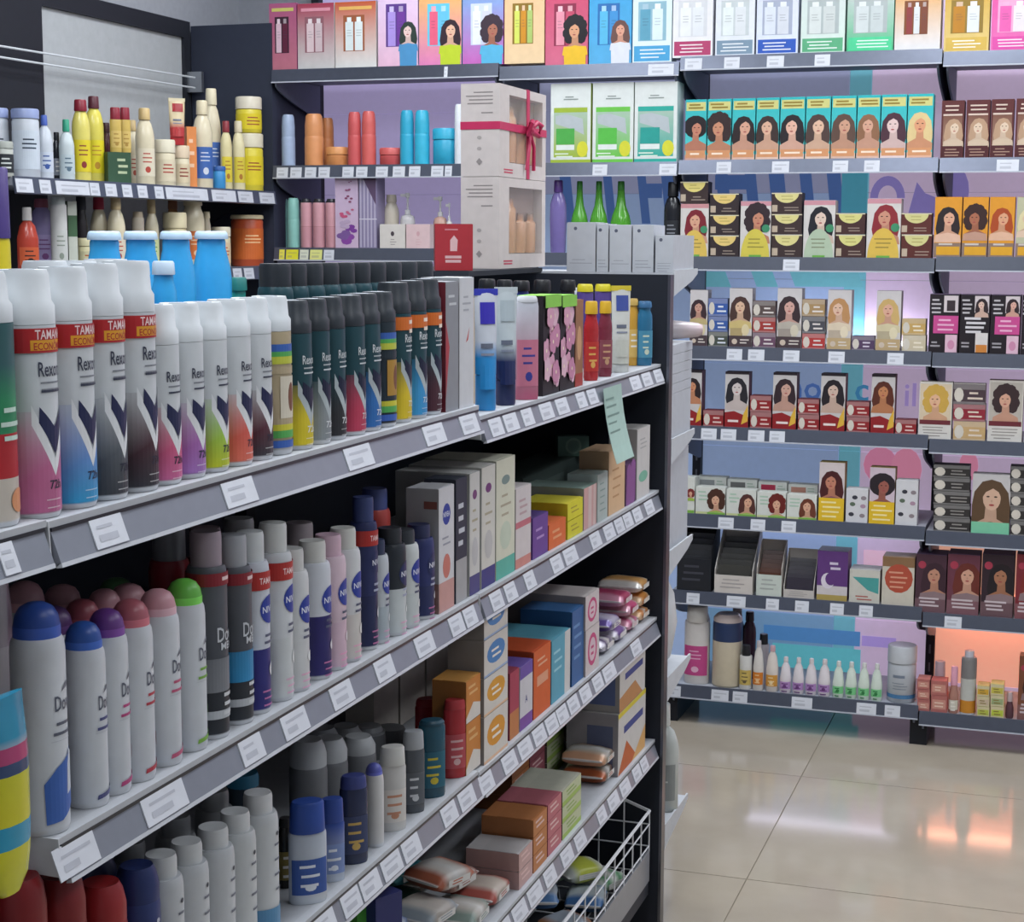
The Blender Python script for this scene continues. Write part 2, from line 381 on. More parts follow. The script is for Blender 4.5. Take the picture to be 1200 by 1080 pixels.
bshelf(2, 6, 940, 609.5, [(842, 860), (880, 897), (916, 933)], 'under the small white hair dye boxes')
bshelf(3, 6, 1140, 625, [], 'under the dark thin boxes at the right')
bshelf(2, 7, 935, 701.5, [(805, 820), (852, 874), (898, 913), (932, 948), (973, 989), (1007, 1023)], 'under the display trays of sachets')
bshelf(3, 7, 1140, 721.5, [(1107, 1127)], 'under the dark purple hair dye boxes')
bshelf(2, 8, 930, 813.5, [(783, 798), (834, 854), (859, 876), (928, 952), (1004, 1027), (1037, 1055)], 'lowest one under the small purple and green bottles')
bshelf(3, 8, 1140, 838, [], 'lowest one at the right under the yellow boxes')
# LED strips behind some shelves
def led(mod, row, px0, px1, col, s, label, up=True):
    z = ROWS[(mod, row)]; x0, x1 = sol_x(px0, YW-.05, z), sol_x(px1, YW-.05, z)
    o = obj('led_strip', MB().box(x0, x1, YW-.062, YW-.046, z, z+.012, col).mesh('led_strip', emat('led', col, s))) if up else obj('led_strip', MB().box(x0, x1, YW-.062, YW-.046, z-.032, z-.0205, col).mesh('led_strip', emat('led', col, s)))
    tag(o, label, 'light strip')
led(2, 4, 890, 1078, '#f3f6ff', 26, 'white light strip behind the blonde hair dye boxes')
led(2, 6, 860, 1066, '#dfe6ff', 6, 'cool white light strip above the sachet trays', False)
led(2, 7, 880, 1062, '#e8e4ff', 5, 'pale light strip above the small purple and green bottles', False)
led(3, 7, 1085, 1290, '#ffa684', 14, 'warm orange light strip at the lower right', False)

# ---- left wall shelves and hanging rail
def lshelf(z, y0, y1, tags, place):
    rt = thing('side_wall_shelf', 'pale metal side wall shelf '+place, 'shelf', (XL, (y0+y1)/2, z))
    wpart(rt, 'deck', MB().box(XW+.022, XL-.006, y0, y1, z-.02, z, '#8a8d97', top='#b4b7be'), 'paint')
    wpart(rt, 'price_rail', MB().prism([(XL, z+.003), (XL+.006, z-.04), (XL, z-.042), (XL-.006, z-.002), (XL-.006, z+.003)], 'y', y0, y1, '#4a4f60'), 'rail')
    for i, (a, b) in enumerate(tags):
        ya, yb = sol_y(a, XL, z-.02), min(sol_y(b, XL, z-.02), y1)
        tagpart(rt, [(XL+.0062, ya, z-.038), (XL+.0062, yb, z-.038), (XL+.0012, yb, z-.003), (XL+.0012, ya, z-.003)], (1, 0, 0), i+300)
    for yy in (y1-.02,):
        n = 8; pts = [(XW+.022, z-.022), (XW+.022, z-.13)]+[(XW+.05+.24*k/n, z-.13+.1*math.sin(k/n*1.4)) for k in range(n+1)]+[(XL-.012, z-.022)]
        wpart(rt, 'bracket', MB().prism(pts, 'y', yy-.003, yy+.003, '#20222a'), 'paint')
ZL1 = EYE+.149; ZL2 = sol_z(313, XL, sol_y(285, XL, 1.45))
lshelf(ZL1, 3.72, YB, [(17, 37), (45, 58), (64, 103), (104, 115), (122, 135), (142, 153), (160, 171), (180, 190), (193, 242), (247, 275), (278, 295), (303, 320)], 'holding cream and yellow bottles')
lshelf(ZL2, 3.0, YB, [(272, 282), (285, 296)], 'lower one mostly hidden behind the deodorant cans')
rt = thing('hanging_rail', 'pair of thin chrome rods across the pale wall panel', 'rail', (XW+.05, 4.6, EYE+.5))
yb_ = sol_y(232, XW+.06, EYE+.55)
for (a, b), (c, d) in (((0, 54), (228, 91)), ((0, 67), (228, 103))):
    X = XW+.06; ya = sol_y(a, X, 2.1); za = sol_z(b, X, ya); y2 = sol_y(c, X, 2.1); z2 = sol_z(d, X, y2)
    dz = (z2-za)/(y2-ya); wpart(rt, 'rod', MB().tube([(X, ya-.5, za-.5*dz), (X, y2, z2)], .0032, '#cfd3d8'), 'paint', 40)
zt, zb = sol_z(84, XW+.06, yb_), sol_z(108, XW+.06, yb_)
wpart(rt, 'end_bracket', MB().box(XW+.02, XW+.075, yb_-.004, yb_+.012, zb, zt, '#a7abb2'), 'metal')

# ================================================================== GONDOLA
gd = thing('gondola_unit', 'dark double-sided gondola in the foreground aisle', 'display rack', (-1.27, 2.4, 0))
wpart(gd, 'back_panel', MB().box(-1.285, -1.255, .1, GY2+.002, .1, 1.43, '#2b303c'), 'paint')
wpart(gd, 'end_panel', MB().box(-1.68, -.838, GY2+.002, GY2+.03, .0, 1.474, '#1f232d'), 'paint')
wpart(gd, 'end_panel_edge', MB().box(-.838, -.832, GY2+.001, GY2+.031, .0, 1.474, '#6e7079'), 'metal')
wpart(gd, 'plinth', MB().box(-1.66, -.90, .1, GY2, .0, .1, '#15171d'), 'paint')
wpart(gd, 'base_deck', MB().box(-1.255, -.86, .1, GY2, .1, .13, '#3a3d45'), 'paint')
for y in (GY0, GY1): wpart(gd, 'post', MB().box(-1.255, -1.235, y-.015, y+.015, .13, 1.43, '#1b1d24'), 'paint')
wpart(gd, 'far_side_shelf', MB().box(-1.66, -1.286, .6, GY2, 1.27, 1.3, '#b5b8bf'), 'paint')
wpart(gd, 'top_board', MB().box(-1.5, -1.13, 3.08, GY2+.04, 1.476, 1.486, '#2a2d35'), 'paint')
GZ = {}
def gshelf(n, mod, z, y0, y1, tags, place):
    GZ[(n, mod)] = z; D = -1.253
    rt = thing('gondola_shelf', 'grey gondola shelf with slanted price rail, '+place, 'shelf', (XG, (y0+y1)/2, z))
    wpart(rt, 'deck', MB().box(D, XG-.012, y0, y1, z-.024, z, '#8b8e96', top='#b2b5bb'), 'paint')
    wpart(rt, 'front_lip', MB().box(XG-.012, XG, y0, y1, z-.006, z, '#b9bcc2'), 'paint')
    wpart(rt, 'price_rail', MB().prism([(XG-.002, z-.006), (XG+.009, z-.037), (XG+.005, z-.04), (XG-.012, z-.03), (XG-.012, z-.006)], 'y', y0+.003, y1-.003, '#7d818c'), 'rail')
    wpart(rt, 'rail_shadow_groove', MB().box(XG-.004, XG+.0005, y0+.003, y1-.003, z-.0095, z-.006, '#23262f'), 'rail')
    wpart(rt, 'rail_edge', MB().prism([(XG+.0095, z-.037), (XG+.0105, z-.041), (XG+.004, z-.042), (XG+.005, z-.038)], 'y', y0+.003, y1-.003, '#c3c6cd'), 'rail')
    wpart(rt, 'end_plate', MB().prism([(D, z-.024), (XG+.002, z-.036), (XG, z), (D, z)], 'y', y0-.0015, y0, '#c9ccd0'), 'paint')
    for i, (a, b) in enumerate(tags):
        ya, yb = sol_y(a, XG+.004, z-.02), min(sol_y(b, XG+.004, z-.02), y1-.004)
        if yb-ya < .006: continue
        tagpart(rt, [(XG+.0088, ya, z-.0355), (XG+.0088, yb, z-.0355), (XG-.0012, yb, z-.008), (XG-.0012, ya, z-.008)], (.94, 0, .3), i+n*17+mod*91)
gshelf(1, 0, 1.304, .25, GY0-.004, [(0, 18)], 'top level at the left edge of the photo')
gshelf(1, 1, 1.302, GY0, GY1-.003, [(108, 145), (262, 298), (405, 435), (497, 520), (540, 559)], 'top level under the white and teal spray cans')
gshelf(1, 2, 1.285, GY1+.003, GY2, [(574, 588), (591, 606), (612, 624), (633, 647), (652, 665), (676, 686), (689, 699), (739, 750), (753, 763), (767, 776)], 'top level under the tubes and shower bottles')
gshelf(2, 1, 1.013, GY0, GY1-.003, [(65, 112), (168, 216), (282, 307), (331, 359), (388, 412), (440, 460), (487, 507), (527, 542), (544, 557)], 'second level under the round-capped cans')
gshelf(2, 2, 1.013, GY1+.003, GY2, [(575, 588), (592, 604), (615, 626), (646, 658), (661, 675), (692, 703), (708, 719), (721, 730), (731, 740), (742, 751), (756, 765)], 'second level under the cream cartons')
gshelf(3, 1, .737, GY0, GY1-.003, [(359, 392), (401, 421), (423, 444), (448, 469), (472, 491), (518, 534), (538, 555)], 'third level under the blue shampoo bottles')
gshelf(3, 2, .733, GY1+.003, GY2, [(562, 577), (589, 604), (608, 622), (625, 638), (640, 652), (653, 664), (666, 677), (680, 691), (695, 705), (707, 720), (740, 750)], 'third level under the stacked soap cartons')
gshelf(4, 1, .460, GY0, GY1-.003, [(430, 470), (490, 520)], 'fourth level at the bottom edge of the photo')
gshelf(4, 2, .458, GY1+.003, GY2, [(582, 598), (601, 616), (619, 634), (638, 650), (658, 670), (674, 685), (700, 709), (713, 724), (727, 737), (742, 750), (751, 758)], 'fourth level under the heaped soap packs')
# the end cap unit behind the end panel
ec = thing('end_cap_unit', 'pale end shelf unit behind the dark gondola end panel', 'shelf frame', (-1.2, 3.7, 0))
EY0, EY1 = GY2+.034, 3.775
ECZ = {}
for k, py in enumerate((318, 508, 634, 776, 942)):
    z = sol_z(py, -.86, 3.7); ECZ[k] = z
    wpart(ec, 'end_shelf', MB().box(-1.66, -.836, EY0, EY1, z-.012, z, '#c4c8ce'), 'paint')
    wpart(ec, 'shelf_side', MB().prism([(EY0, z-.05), (EY1-.05, z-.02), (EY1, z-.006), (EY1, z+.006), (EY0, z+.006)], 'x', -.836, -.832, '#c2c6cb'), 'paint')
wpart(ec, 'back_board', MB().box(-1.66, -.86, GY2+.0305, GY2+.0335, 0, 1.47, '#9aa7bb'), 'paint')

# ================================================================== PRODUCT BUILDERS (base centre at origin, front towards -Y)
_pc = {}
def cached(fn):
    def w(*a, **k):
        key = (fn.__name__, repr(a), repr(sorted(k.items())))
        if key not in _pc: _pc[key] = fn(*a, **k)
        return _pc[key]
    return w
def can(r, h, bands, cap, style='dome', art=None, capfrac=.22, capr=None, rim='#c9ccd0', mat='satin'):
    """bands: list of (fraction of body height, colour); a repeated fraction makes a sharp edge"""
    hb = h*(1-capfrac); b = MB(); p = [(r*.94, 0, rim), (r, .004, rim), (r, .006, bands[0][1])]
    for f, c in bands: p.append((r, max(.006, min(f, 1)*hb-.004*(f >= 1)), c))
    cl = bands[-1][1]
    if style == 'big': p += [(r, hb, cl)]
    else: p += [(r*.96, hb+.004, cl), (r*.88, hb+.008, cl)]
    parts = [('can_body', b.lathe(p, 26).mesh('can_body', mat, 35))]
    c = MB(); hc = h-hb
    if style == 'dome': pr = [(r*.84, hb+.004, cap), (r*.86, hb+.012, cap), (r*.86, hb+hc*.45, cap), (r*.78, hb+hc*.7, cap), (r*.6, hb+hc*.88, cap), (r*.34, hb+hc*.97, cap), (r*.1, h, cap)]
    elif style == 'big': pr = [(r*1.0, hb+.0004, cap), (r*1.0, hb+hc*.34, cap), (r*.9, hb+hc*.44, cap), (r*.84, hb+hc*.9, cap), (r*.78, h, cap), (r*.4, h-.002, cap)]
    elif style == 'flat': pr = [((capr or r*.8), hb+.004, cap), ((capr or r*.8), h-.005, cap), ((capr or r*.8)*.93, h, cap), ((capr or r*.8)*.3, h-.001, cap)]
    else: pr = [(r*.97, hb+.004, cap), (r*.97, hb+hc*.5, cap), (r*.86, h-.008, cap), (r*.7, h, cap), (r*.3, h-.003, cap)]
    cm = c.lathe(pr, 22).mesh('cap', 'satin', 50)
    sub = []
    if style == 'dome':
        lt = tuple(min(.8, c*1.55+.012) for c in C(cap)); q = MB().lathe([(r*.868, hb+.0045, lt), (r*.872, hb+.012, lt), (r*.868, hb+hc*.45, lt), (r*.86, hb+hc*.47, lt)], 22, closed=False)
        sub = [('cap_skirt', q.mesh('cap_skirt', 'satin', 50))]
    if style == 'big': sub = [('cap_recess', MB().lathe([(r*.42, h-.0018, '#aeb4ba'), (r*.4, h+.0004, '#b9bfc6')], 14).mesh('cap_recess', 'satin', 40))]
    parts.append(('cap', cm, sub))
    if art: parts.append(('label_print', art.wrap(r).mesh('label_print', mat)))
    return parts
@cached
def rexona(r, h, col, col2=None, strip=False, dark=False, strip2=None):
    a = Art(); hb = h*.78; W = math.pi*r*.98; base = '#d3d8dc' if not dark else '#1d4650'
    c2 = col2 or col; m = .30*hb; s = .56*hb; Vw = .82*r
    for sg in (-1, 1):
        a.poly([(sg*W, .006), (0, .006), (0, m), (sg*Vw, s), (sg*W, s)], [col, col, c2, mixc(c2, base, .75), mixc(c2, base, .9)])
        a.poly([(0, m-.014), (0, m+.002), (sg*Vw*1.02, s+.006), (sg*Vw*1.02, s-.012)], '#e9ecef' if not dark else '#b7c2c6')
    nv = '#20264f' if not dark else mixc('#20264f', '#0d1118', .5)
    a.poly([(0, m+.006), (Vw*.74, s-.010), (Vw*.7, s+.004), (0, m+.03), (-Vw*.7, s+.004), (-Vw*.74, s-.010)], nv)
    tc = '#3a3f52' if not dark else '#d7dde0'
    a.text('Rexona', 0, .775*hb, .0125*h/.21, tc, 1.15*r)
    a.lines(-.55*r, .75*r, .71*hb, 2, .006, .0016, mixc(tc, base, .3), 3); a.rect(-.5*r, .655*hb, .75*r, .668*hb, tc)
    a.text('72h', 0, .175*hb, .008, '#2c2f44' if not dark else '#e8ecee', r*.8)
    a.lines(-.5*r, .5*r, .1*hb, 2, .007, .001, mixc(col, '#ffffff', .45), 5)
    if strip:
        a.rect(-W, .86*hb, W, .985*hb, '#b3272c'); a.rect(-.8*r, .872*hb, W*.8, .925*hb, '#e2a02c')
        a.text('TAMANHO', .1*r, .953*hb, .0085, '#f4dede', 1.5*r); a.text('ECONÔMICO', .1*r, .898*hb, .008, '#b3272c', 1.6*r)
    if strip2: a.rect(-W, .85*hb, W, .97*hb, strip2); a.lines(-.3*r, .7*r, .94*hb, 2, .012, .005, '#f6e6d6', 3)
    return can(r, h, [(.0, col), (.02, base), (1, base)], '#d5dade' if not dark else '#2b3138', 'big', a, .22)
@cached
def rexona_back(r, h): return can(r, h, [(0, '#173a44'), (1, '#1d4650')], '#2a3037', 'flat', None, .17, r*.9)
@cached
def rainbow(r, h, dark=False):
    a = Art(); hb = h*.78; W = math.pi*r*.98; b = '#b9a98a' if not dark else '#24323c'
    seq = [('#3c66b8', .9), ('#58b05a', .84), ('#c9cf4a', .8), (b, .72), (b, .3), ('#d5cf3e', .25), ('#58b05a', .2), ('#3c66b8', .12)]
    for c, f in seq: a.rect(-W, (f-.06)*hb, W, f*hb, c)
    a.rect(-.7*r, .3*hb, .7*r, .64*hb, '#ddd5c2' if not dark else '#b58a3c'); a.ell(0, .47*hb, .25*r, .12*hb, '#7a4b32')
    return can(r, h, [(0, '#b9bcc0' if not dark else '#2a2f38'), (.1, b), (1, b)], '#d3d8dc' if not dark else '#2b3138', 'big', a, .22)
@cached
def dove(r, h, cap, accent, blob=False, tx='#5b6070'):
    a = Art(); hb = h*.815
    a.text('Dove', .1*r, .7*hb, .014, '#5a5f70', 1.0*r); a.poly([(-.1*r, .76*hb), (.3*r, .78*hb), (.45*r, .815*hb), (.15*r, .8*hb)], '#6a6f7c')
    a.lines(-.5*r, .75*r, .6*hb, 2, .009, .0028, accent if not blob else '#5b6070', 2); a.rect(-.6*r, .5*hb, .8*r, .503*hb, '#b8bcc6')
    if blob:
        a.poly([(-.85*r, .06*hb), (-.2*r, .07*hb), (.55*r, .14*hb), (.9*r, .3*hb), (.9*r, .44*hb), (.3*r, .42*hb), (-.4*r, .36*hb), (-.9*r, .28*hb)], '#3d66b4')
        a.poly([(.1*r, .2*hb), (.6*r, .22*hb), (.75*r, .4*hb), (.3*r, .44*hb), (.15*r, .36*hb)], '#c9d0da')
    else:
        a.poly([(-.6*r, .055*hb), (.2*r, .07*hb), (.8*r, .1*hb), (.75*r, .125*hb), (.1*r, .1*hb), (-.55*r, .085*hb)], accent)
        a.ell(.55*r, .26*hb, .1*r, .05*hb, accent, n=10)
    return can(r, h, [(0, '#c6cbd2'), (.5, '#cdd2d8'), (1, '#d0d4da')], cap, 'dome', a, .185)
@cached
def dovemen(r, h, mid):
    a = Art(); hb = h*.82; W = math.pi*r*.98
    a.grad(-W, .28*hb, W, .48*hb, mid, mixc(mid, '#3c4048', .2)); a.rect(-W, .12*hb, W, .17*hb, '#b9bec4'); a.text('Dove', .1*r, .62*hb, .016, '#c9ced4', 1.4*r)
    a.text('MEN', .1*r, .55*hb, .008, '#c9ced4'); a.lines(-.3*r, .8*r, .27*hb, 3, .01, .004, '#d0d4d8', 4); a.rect(-W, .91*hb, W, .985*hb, '#8d2430'); a.lines(-.3*r, .5*r, .96*hb, 1, 1, .004, '#e8d0d0', 3)
    return can(r, h, [(0, '#2b3038'), (.3, '#2b3038'), (.5, '#4a4e56'), (1, '#5a5d64')], '#9d8f99' if mid == '#7d8188' else '#a9acb2', 'flat', a, .2, r*.76)
@cached
def nivea(r, h, top, bot, cap, strip=False, split=.45, sz=.014):
    a = Art(); hb = h*.8; W = math.pi*r*.98
    dk = sum(C(top)) < .5
    a.ell(.1*r, .72*hb, .78*r, .78*r, '#2b3f9c' if not dk else '#28305f', n=18); a.text('NIVEA', .1*r, .72*hb, .0075, '#e6e9f2', 1.25*r)
    a.lines(-.5*r, .8*r, .55*hb, 2, .008, .003, '#5a5f78' if not dk else '#aab0c8', 6); a.ell(.3*r, .3*hb, .35*r, .05*hb, mixc(bot, '#ffffff', .7)); a.lines(-.6*r, .6*r, .16*hb, 3, .008, .002, mixc(bot, '#ff9ad0', .5), 1)
    if strip: a.rect(-W, .86*hb, W, .985*hb, '#b8332f'); a.text('TAMANHO', .1*r, .922*hb, .0075, '#f2dada', 1.6*r)
    return can(r, h, [(0, bot), (split, bot), (split, top), (1, top)], cap, 'flat', a, .2, r*.74)
@cached
def plaincan(r, h, col, cap, style='flat', tx=None, bar=None, capfrac=.22, capr=None):
    a = Art(); hb = h*(1-capfrac); dk = sum(C(col)) < .6
    a.ell(0, .88*hb, .12*r, .12*r, '#333a4a' if not dk else '#c8ccd8', n=8); a.lines(-.3*r, .4*r, .8*hb, 4, .018, .0028, tx or ('#6d7280' if not dk else '#b9bec8'), 8)
    if bar: a.rect(-r*2.4, .0, r*2.4, .25*hb, bar)
    return can(r, h, [(0, col), (1, col)], cap, style, a, capfrac, capr)
@cached
def bottle(w, d, h, col, cap, neck=.8, capw=.3, shape='round', label=None, lab2=None, caph=.14, mat='gloss', sq=0, seed=0):
    """elliptical bottle with shoulders, a neck, a cap and a label"""
    r = w/2; sy = d/w; hb = h*(1-caph); cr = max(capw*w, .006); b = MB()
    if shape == 'round': p = [(r*.9, 0), (r, .006), (r, hb*neck*.9), (r*.93, hb*neck), (r*.72, hb*(neck*.35+.65)), (cr*.9, hb*.985), (cr*.85, hb)]
    elif shape == 'cone': p = [(r*.9, 0), (r, .006), (r, hb*.5), (r*.86, hb*.6), (r*.5, hb*.75), (r*.38, hb*.9), (r*.34, hb)]
    elif shape == 'taper': p = [(r*.8, 0), (r*.88, .006), (r, hb*.55), (r*.95, hb*.8), (r*.7, hb*.93), (cr*.9, hb)]
    else: p = [(r*.95, 0), (r, .005), (r, hb*.96), (r*.95, hb), (cr*.95, hb)]
    cc = col if not isinstance(col, (list, tuple)) else None
    b.lathe([(q[0], q[1], cc or (col[0] if q[1] < hb*.5 else col[1])) for q in p], 20, sy, sq=sq)
    parts = [('bottle_body', b.mesh('bottle_body', mat, 45))]
    csy = 1 if sy > .6 and shape != 'flatcap' else max(sy, .7)
    parts.append(('cap', MB().lathe([(cr, hb, cap), (cr*1.02, hb+.003, cap), (cr*.96, h-.003, cap), (cr*.85, h, cap)], 16, csy).mesh('cap', 'satin', 50)))
    if label:
        a = Art(); rd = random.Random(seed); a.rect(-1.1*r, .14*hb, 1.1*r, .55*hb*neck/.8, label); a.lines(-.6*r, .6*r, .48*hb*neck/.8, 3, .012, .0035, lab2 or '#e9e4da', seed)
        if lab2: a.ell(0, .24*hb, .3*r, .05*hb, lab2, n=10)
        parts.append(('label_print', a.wrap(r, sy).mesh('label_print', 'card')))
    return parts
@cached
def pump(w, d, h, col, cap):
    r = w/2; hb = h*.62; b = MB().lathe([(r*.92, 0, col), (r, .005, col), (r, hb*.82, col), (r*.85, hb*.94, col), (r*.35, hb, col)], 18, d/w)
    c = MB().lathe([(r*.36, hb, cap), (r*.36, hb+.014, cap), (r*.14, hb+.016, cap), (r*.14, h-.016, cap), (r*.3, h-.014, cap), (r*.3, h, cap)], 14)
    n = MB().box(-r*.95, 0, -.004, .004, h-.012, h-.003, cap)
    return [('bottle_body', b.mesh('bottle_body', 'gloss', 45)), ('pump_head', c.mesh('pump_head', 'satin', 45), [('nozzle', n.mesh('nozzle', 'satin'))])]
@cached
def jar(r, h, col, lid, band=None, lidfrac=.25, b2=None, seed=0):
    hb = h*(1-lidfrac); P = [('jar_body', MB().lathe([(r*.9, 0, col), (r*.97, .004, col), (r*.97, hb*.95, col), (r*.9, hb, col)], 22).mesh('jar_body', 'satin', 45)),
         ('lid', MB().lathe([(r, hb+.0005, lid), (r, h-.004, lid), (r*.94, h, lid)], 22).mesh('lid', 'satin', 45))]
    if band:
        a = Art(); a.rect(-2.2*r, .15*hb, 2.2*r, .8*hb, band); a.lines(-.6*r, .7*r, .66*hb, 3, .011, .004, b2 or '#7d2a2e', seed); P.append(('label_print', a.wrap(r*.97).mesh('label_print', 'card')))
    return P
@cached
def tube(w, h, col, cap, top=None, c2=None, caph=.12, d=.035, seed=0, mark=None):
    """squeeze tube standing on its cap, flat crimped end up"""
    hc = h*caph; n = 16; rings = []; cols = []
    for k in range(6):
        t = k/5; z = hc+(h-hc)*t; rx = w/2*(.86+.14*t); ry = d/2*(1-t)**.8*.95+.0018
        rings.append([(rx*math.cos(2*math.pi*q/n), ry*math.sin(2*math.pi*q/n), z) for q in range(n)]); cols.append(c2 if (c2 and t < .25) else col)
    b = MB().loft(rings, cols); c = MB().lathe([(w*.4, 0, cap), (w*.43, .003, cap), (w*.43, hc-.001, cap), (w*.3, hc, cap)], 18, d/w)
    a = Art(); y = -d/2-.0004
    parts = [('tube_body', b.mesh('tube_body', 'gloss', 50)), ('cap', c.mesh('cap', 'satin', 45)), ('crimp', MB().box(-w/2, w/2, -.0025, .0025, h-.008, h+.002, top or col).mesh('crimp', 'gloss'))]
    def on(u, v): t = (v-hc)/(h-hc); return (u, -(d/2*(1-t)**.8*.95+.0018)*math.sqrt(max(.05, 1-(u/(w/2*(.86+.14*t)))**2))-.0012, v)
    for v0, v1, u0, u1, cc in ((.72, .9, -.3, .34, mark or mixc(col, '#30406a', .6)), (.52, .56, -.3, .2, '#6a7080'), (.46, .48, -.3, .25, '#8a90a0'), (.18, .38, -.34, .3, c2 or mixc(col, '#4060a0', .4))):
        m = MB()
        for k in range(4):
            a0 = u0+(u1-u0)*k/4; a1 = u0+(u1-u0)*(k+1)/4
            m.face([on(a0*w, v0*h), on(a1*w, v0*h), on(a1*w, v1*h), on(a0*w, v1*h)], cc)
        parts.append(('label_print', m.mesh('label_print', 'gloss')))
    return parts
def carton(w, d, h, col, art=None, side=None, top=None, sideart=None, mat='card'):
    P = [('carton', MB().box(-w/2, w/2, -d/2, d/2, 0, h, col, top=top or col, side=side or col).mesh('carton', mat))]
    fl_ = MB().box(-w*.49, w*.49, -d*.46, d*.2, h, h+.0007, mixc(top or col, '#000000', .06)); P.append(('top_flap', fl_.mesh('top_flap', mat)))
    if art: P.append(('front_print', art.flat(-d/2, w/2).mesh('front_print', mat)))
    if sideart: P.append(('side_print', sideart.side(-w/2).mesh('side_print', mat)))
    return P
def pillow(w, d, h, col, c2, seed=0, mat='satin', c3='#e6e4e0'):
    """a soft wrapped pack with crimped ends"""
    rd = random.Random(seed); n = 14; rings = []; cols = []
    for k, (t, s) in enumerate(((0, .12), (.06, .16), (.12, .8), (.3, 1), (.5, 1.04), (.7, 1), (.88, .8), (.94, .16), (1, .12))):
        x = -w/2+w*t; ring = []
        for q in range(n):
            a = 2*math.pi*q/n; ca, sa = math.cos(a), math.sin(a); e = .6
            yy = math.copysign(abs(ca)**e, ca)*d/2*(1 if s > .5 else .93); zz = math.copysign(abs(sa)**e, sa)*h/2*s*(1+.16*(rd.random()-.5)*(sa > -.2)-.16*(sa > .3)*rd.random()); yy *= 1-.1*rd.random()
            ring.append((x, yy, h/2+zz))
        rings.append(ring); cols.append([c3, c2, c2, col, c3 if seed % 3 == 0 else col, col, c2, c2, c3][k])
    P = [('wrapper', MB().loft(rings, cols).mesh('wrapper', mat, 60))]
    a = Art(); a.rect(-w*.28, h*.34, w*.28, h*.66, c3); a.lines(-w*.2, w*.2, h*.6, 2, h*.13, h*.06, c2, seed)
    P.append(('label_print', a.flat(-d/2*1.0-.001).mesh('label_print', 'card')))
    return P

# ---- placing on the back wall: x range of the front face in the photo, pixel row of the top
def bpos(mod, row, x0, x1, yt, off=.012, d=.07, zb=None):
    z = ROWS[(mod, row)] if zb is None else zb; Y = YB+off
    X0, X1 = sol_x(x0, Y, z+.04), sol_x(x1, Y, z+.04); h = sol_z(yt, (X0+X1)/2, Y)-z
    return (X0+X1)/2, Y+d/2, z, X1-X0-.0012, h
def bbox(mod, row, x0, x1, yt, name, label, art, col='#d8dadf', d=.07, cat='box', off=.012, zb=None, side=None, top=None, group=None, h=None):
    x, y, z, w, hh = bpos(mod, row, x0, x1, yt, off, d, zb); hh = h or hh
    a = art(w, hh) if art else None
    thing(name, label, cat, (x, y, z+.0004), 0, carton(w, d, hh, col, a, side, top), group); return z+hh+.0012
def bthing(mod, row, x0, x1, yt, name, label, fn, cat='bottle', off=.012, group=None, dr=1.0, zb=None):
    x, y, z, w, h = bpos(mod, row, x0, x1, yt, off, 0, zb)
    thing(name, label, cat, (x, y+w*dr/2, z+.0004), 0, fn(w, w*dr, h), group)

# ================================================================== BACK WALL, TOP ROW: hair care kits
def kit(bg, bg2, win, bots, band=None, person=None, lab=None, seed=0):
    def f(w, h):
        a = Art(); a.grad(-w/2, 0, w/2, h, bg2, bg); rd = random.Random(seed)
        if band: a.rect(-w*.46, h*.03, w*.46, h*.235, band); a.lines(-w*.36, w*.4, h*.19, 3, h*.05, h*.018, mixc(band, '#ffffff', .7), seed)
        v0, v1 = (.3, .82) if band else (.26, .8)
        u0, u1 = (-.36, .36) if band else (-.3, .22)
        a.rect(w*u0, h*v0, w*u1, h*v1, win)
        n = len(bots); bw = (u1-u0)*.82/n
        for k, c in enumerate(bots):
            x = u0+.05+bw*k+(.02*k); a.rect(w*x, h*(v0+.01), w*(x+bw*.9), h*(v1-.1), c); a.rect(w*(x+bw*.2), h*(v1-.1), w*(x+bw*.7), h*(v1-.03), mixc(c, '#ffffff', .3))
            a.lines(w*(x+bw*.15), w*(x+bw*.8), h*(v1-.22), 3, h*.04, h*.012, mixc(c, '#404858', .35), seed+k)
        if person:
            hair, skin, top, px, sc, st = person; a.portrait(w*px, h*.46, w*sc*.8, hair, skin, top, st, seed); a.poly([(w*(px-.42*sc), 0), (w*(px+.42*sc), 0), (w*(px+.44*sc), h*.44-w*sc*.55), (w*(px-.44*sc), h*.44-w*sc*.55)], top)
        a.rect(-w*.4, h*.88, w*.4, h*.93, lab or mixc(bg, '#ffffff', .5));
        return a
    return f
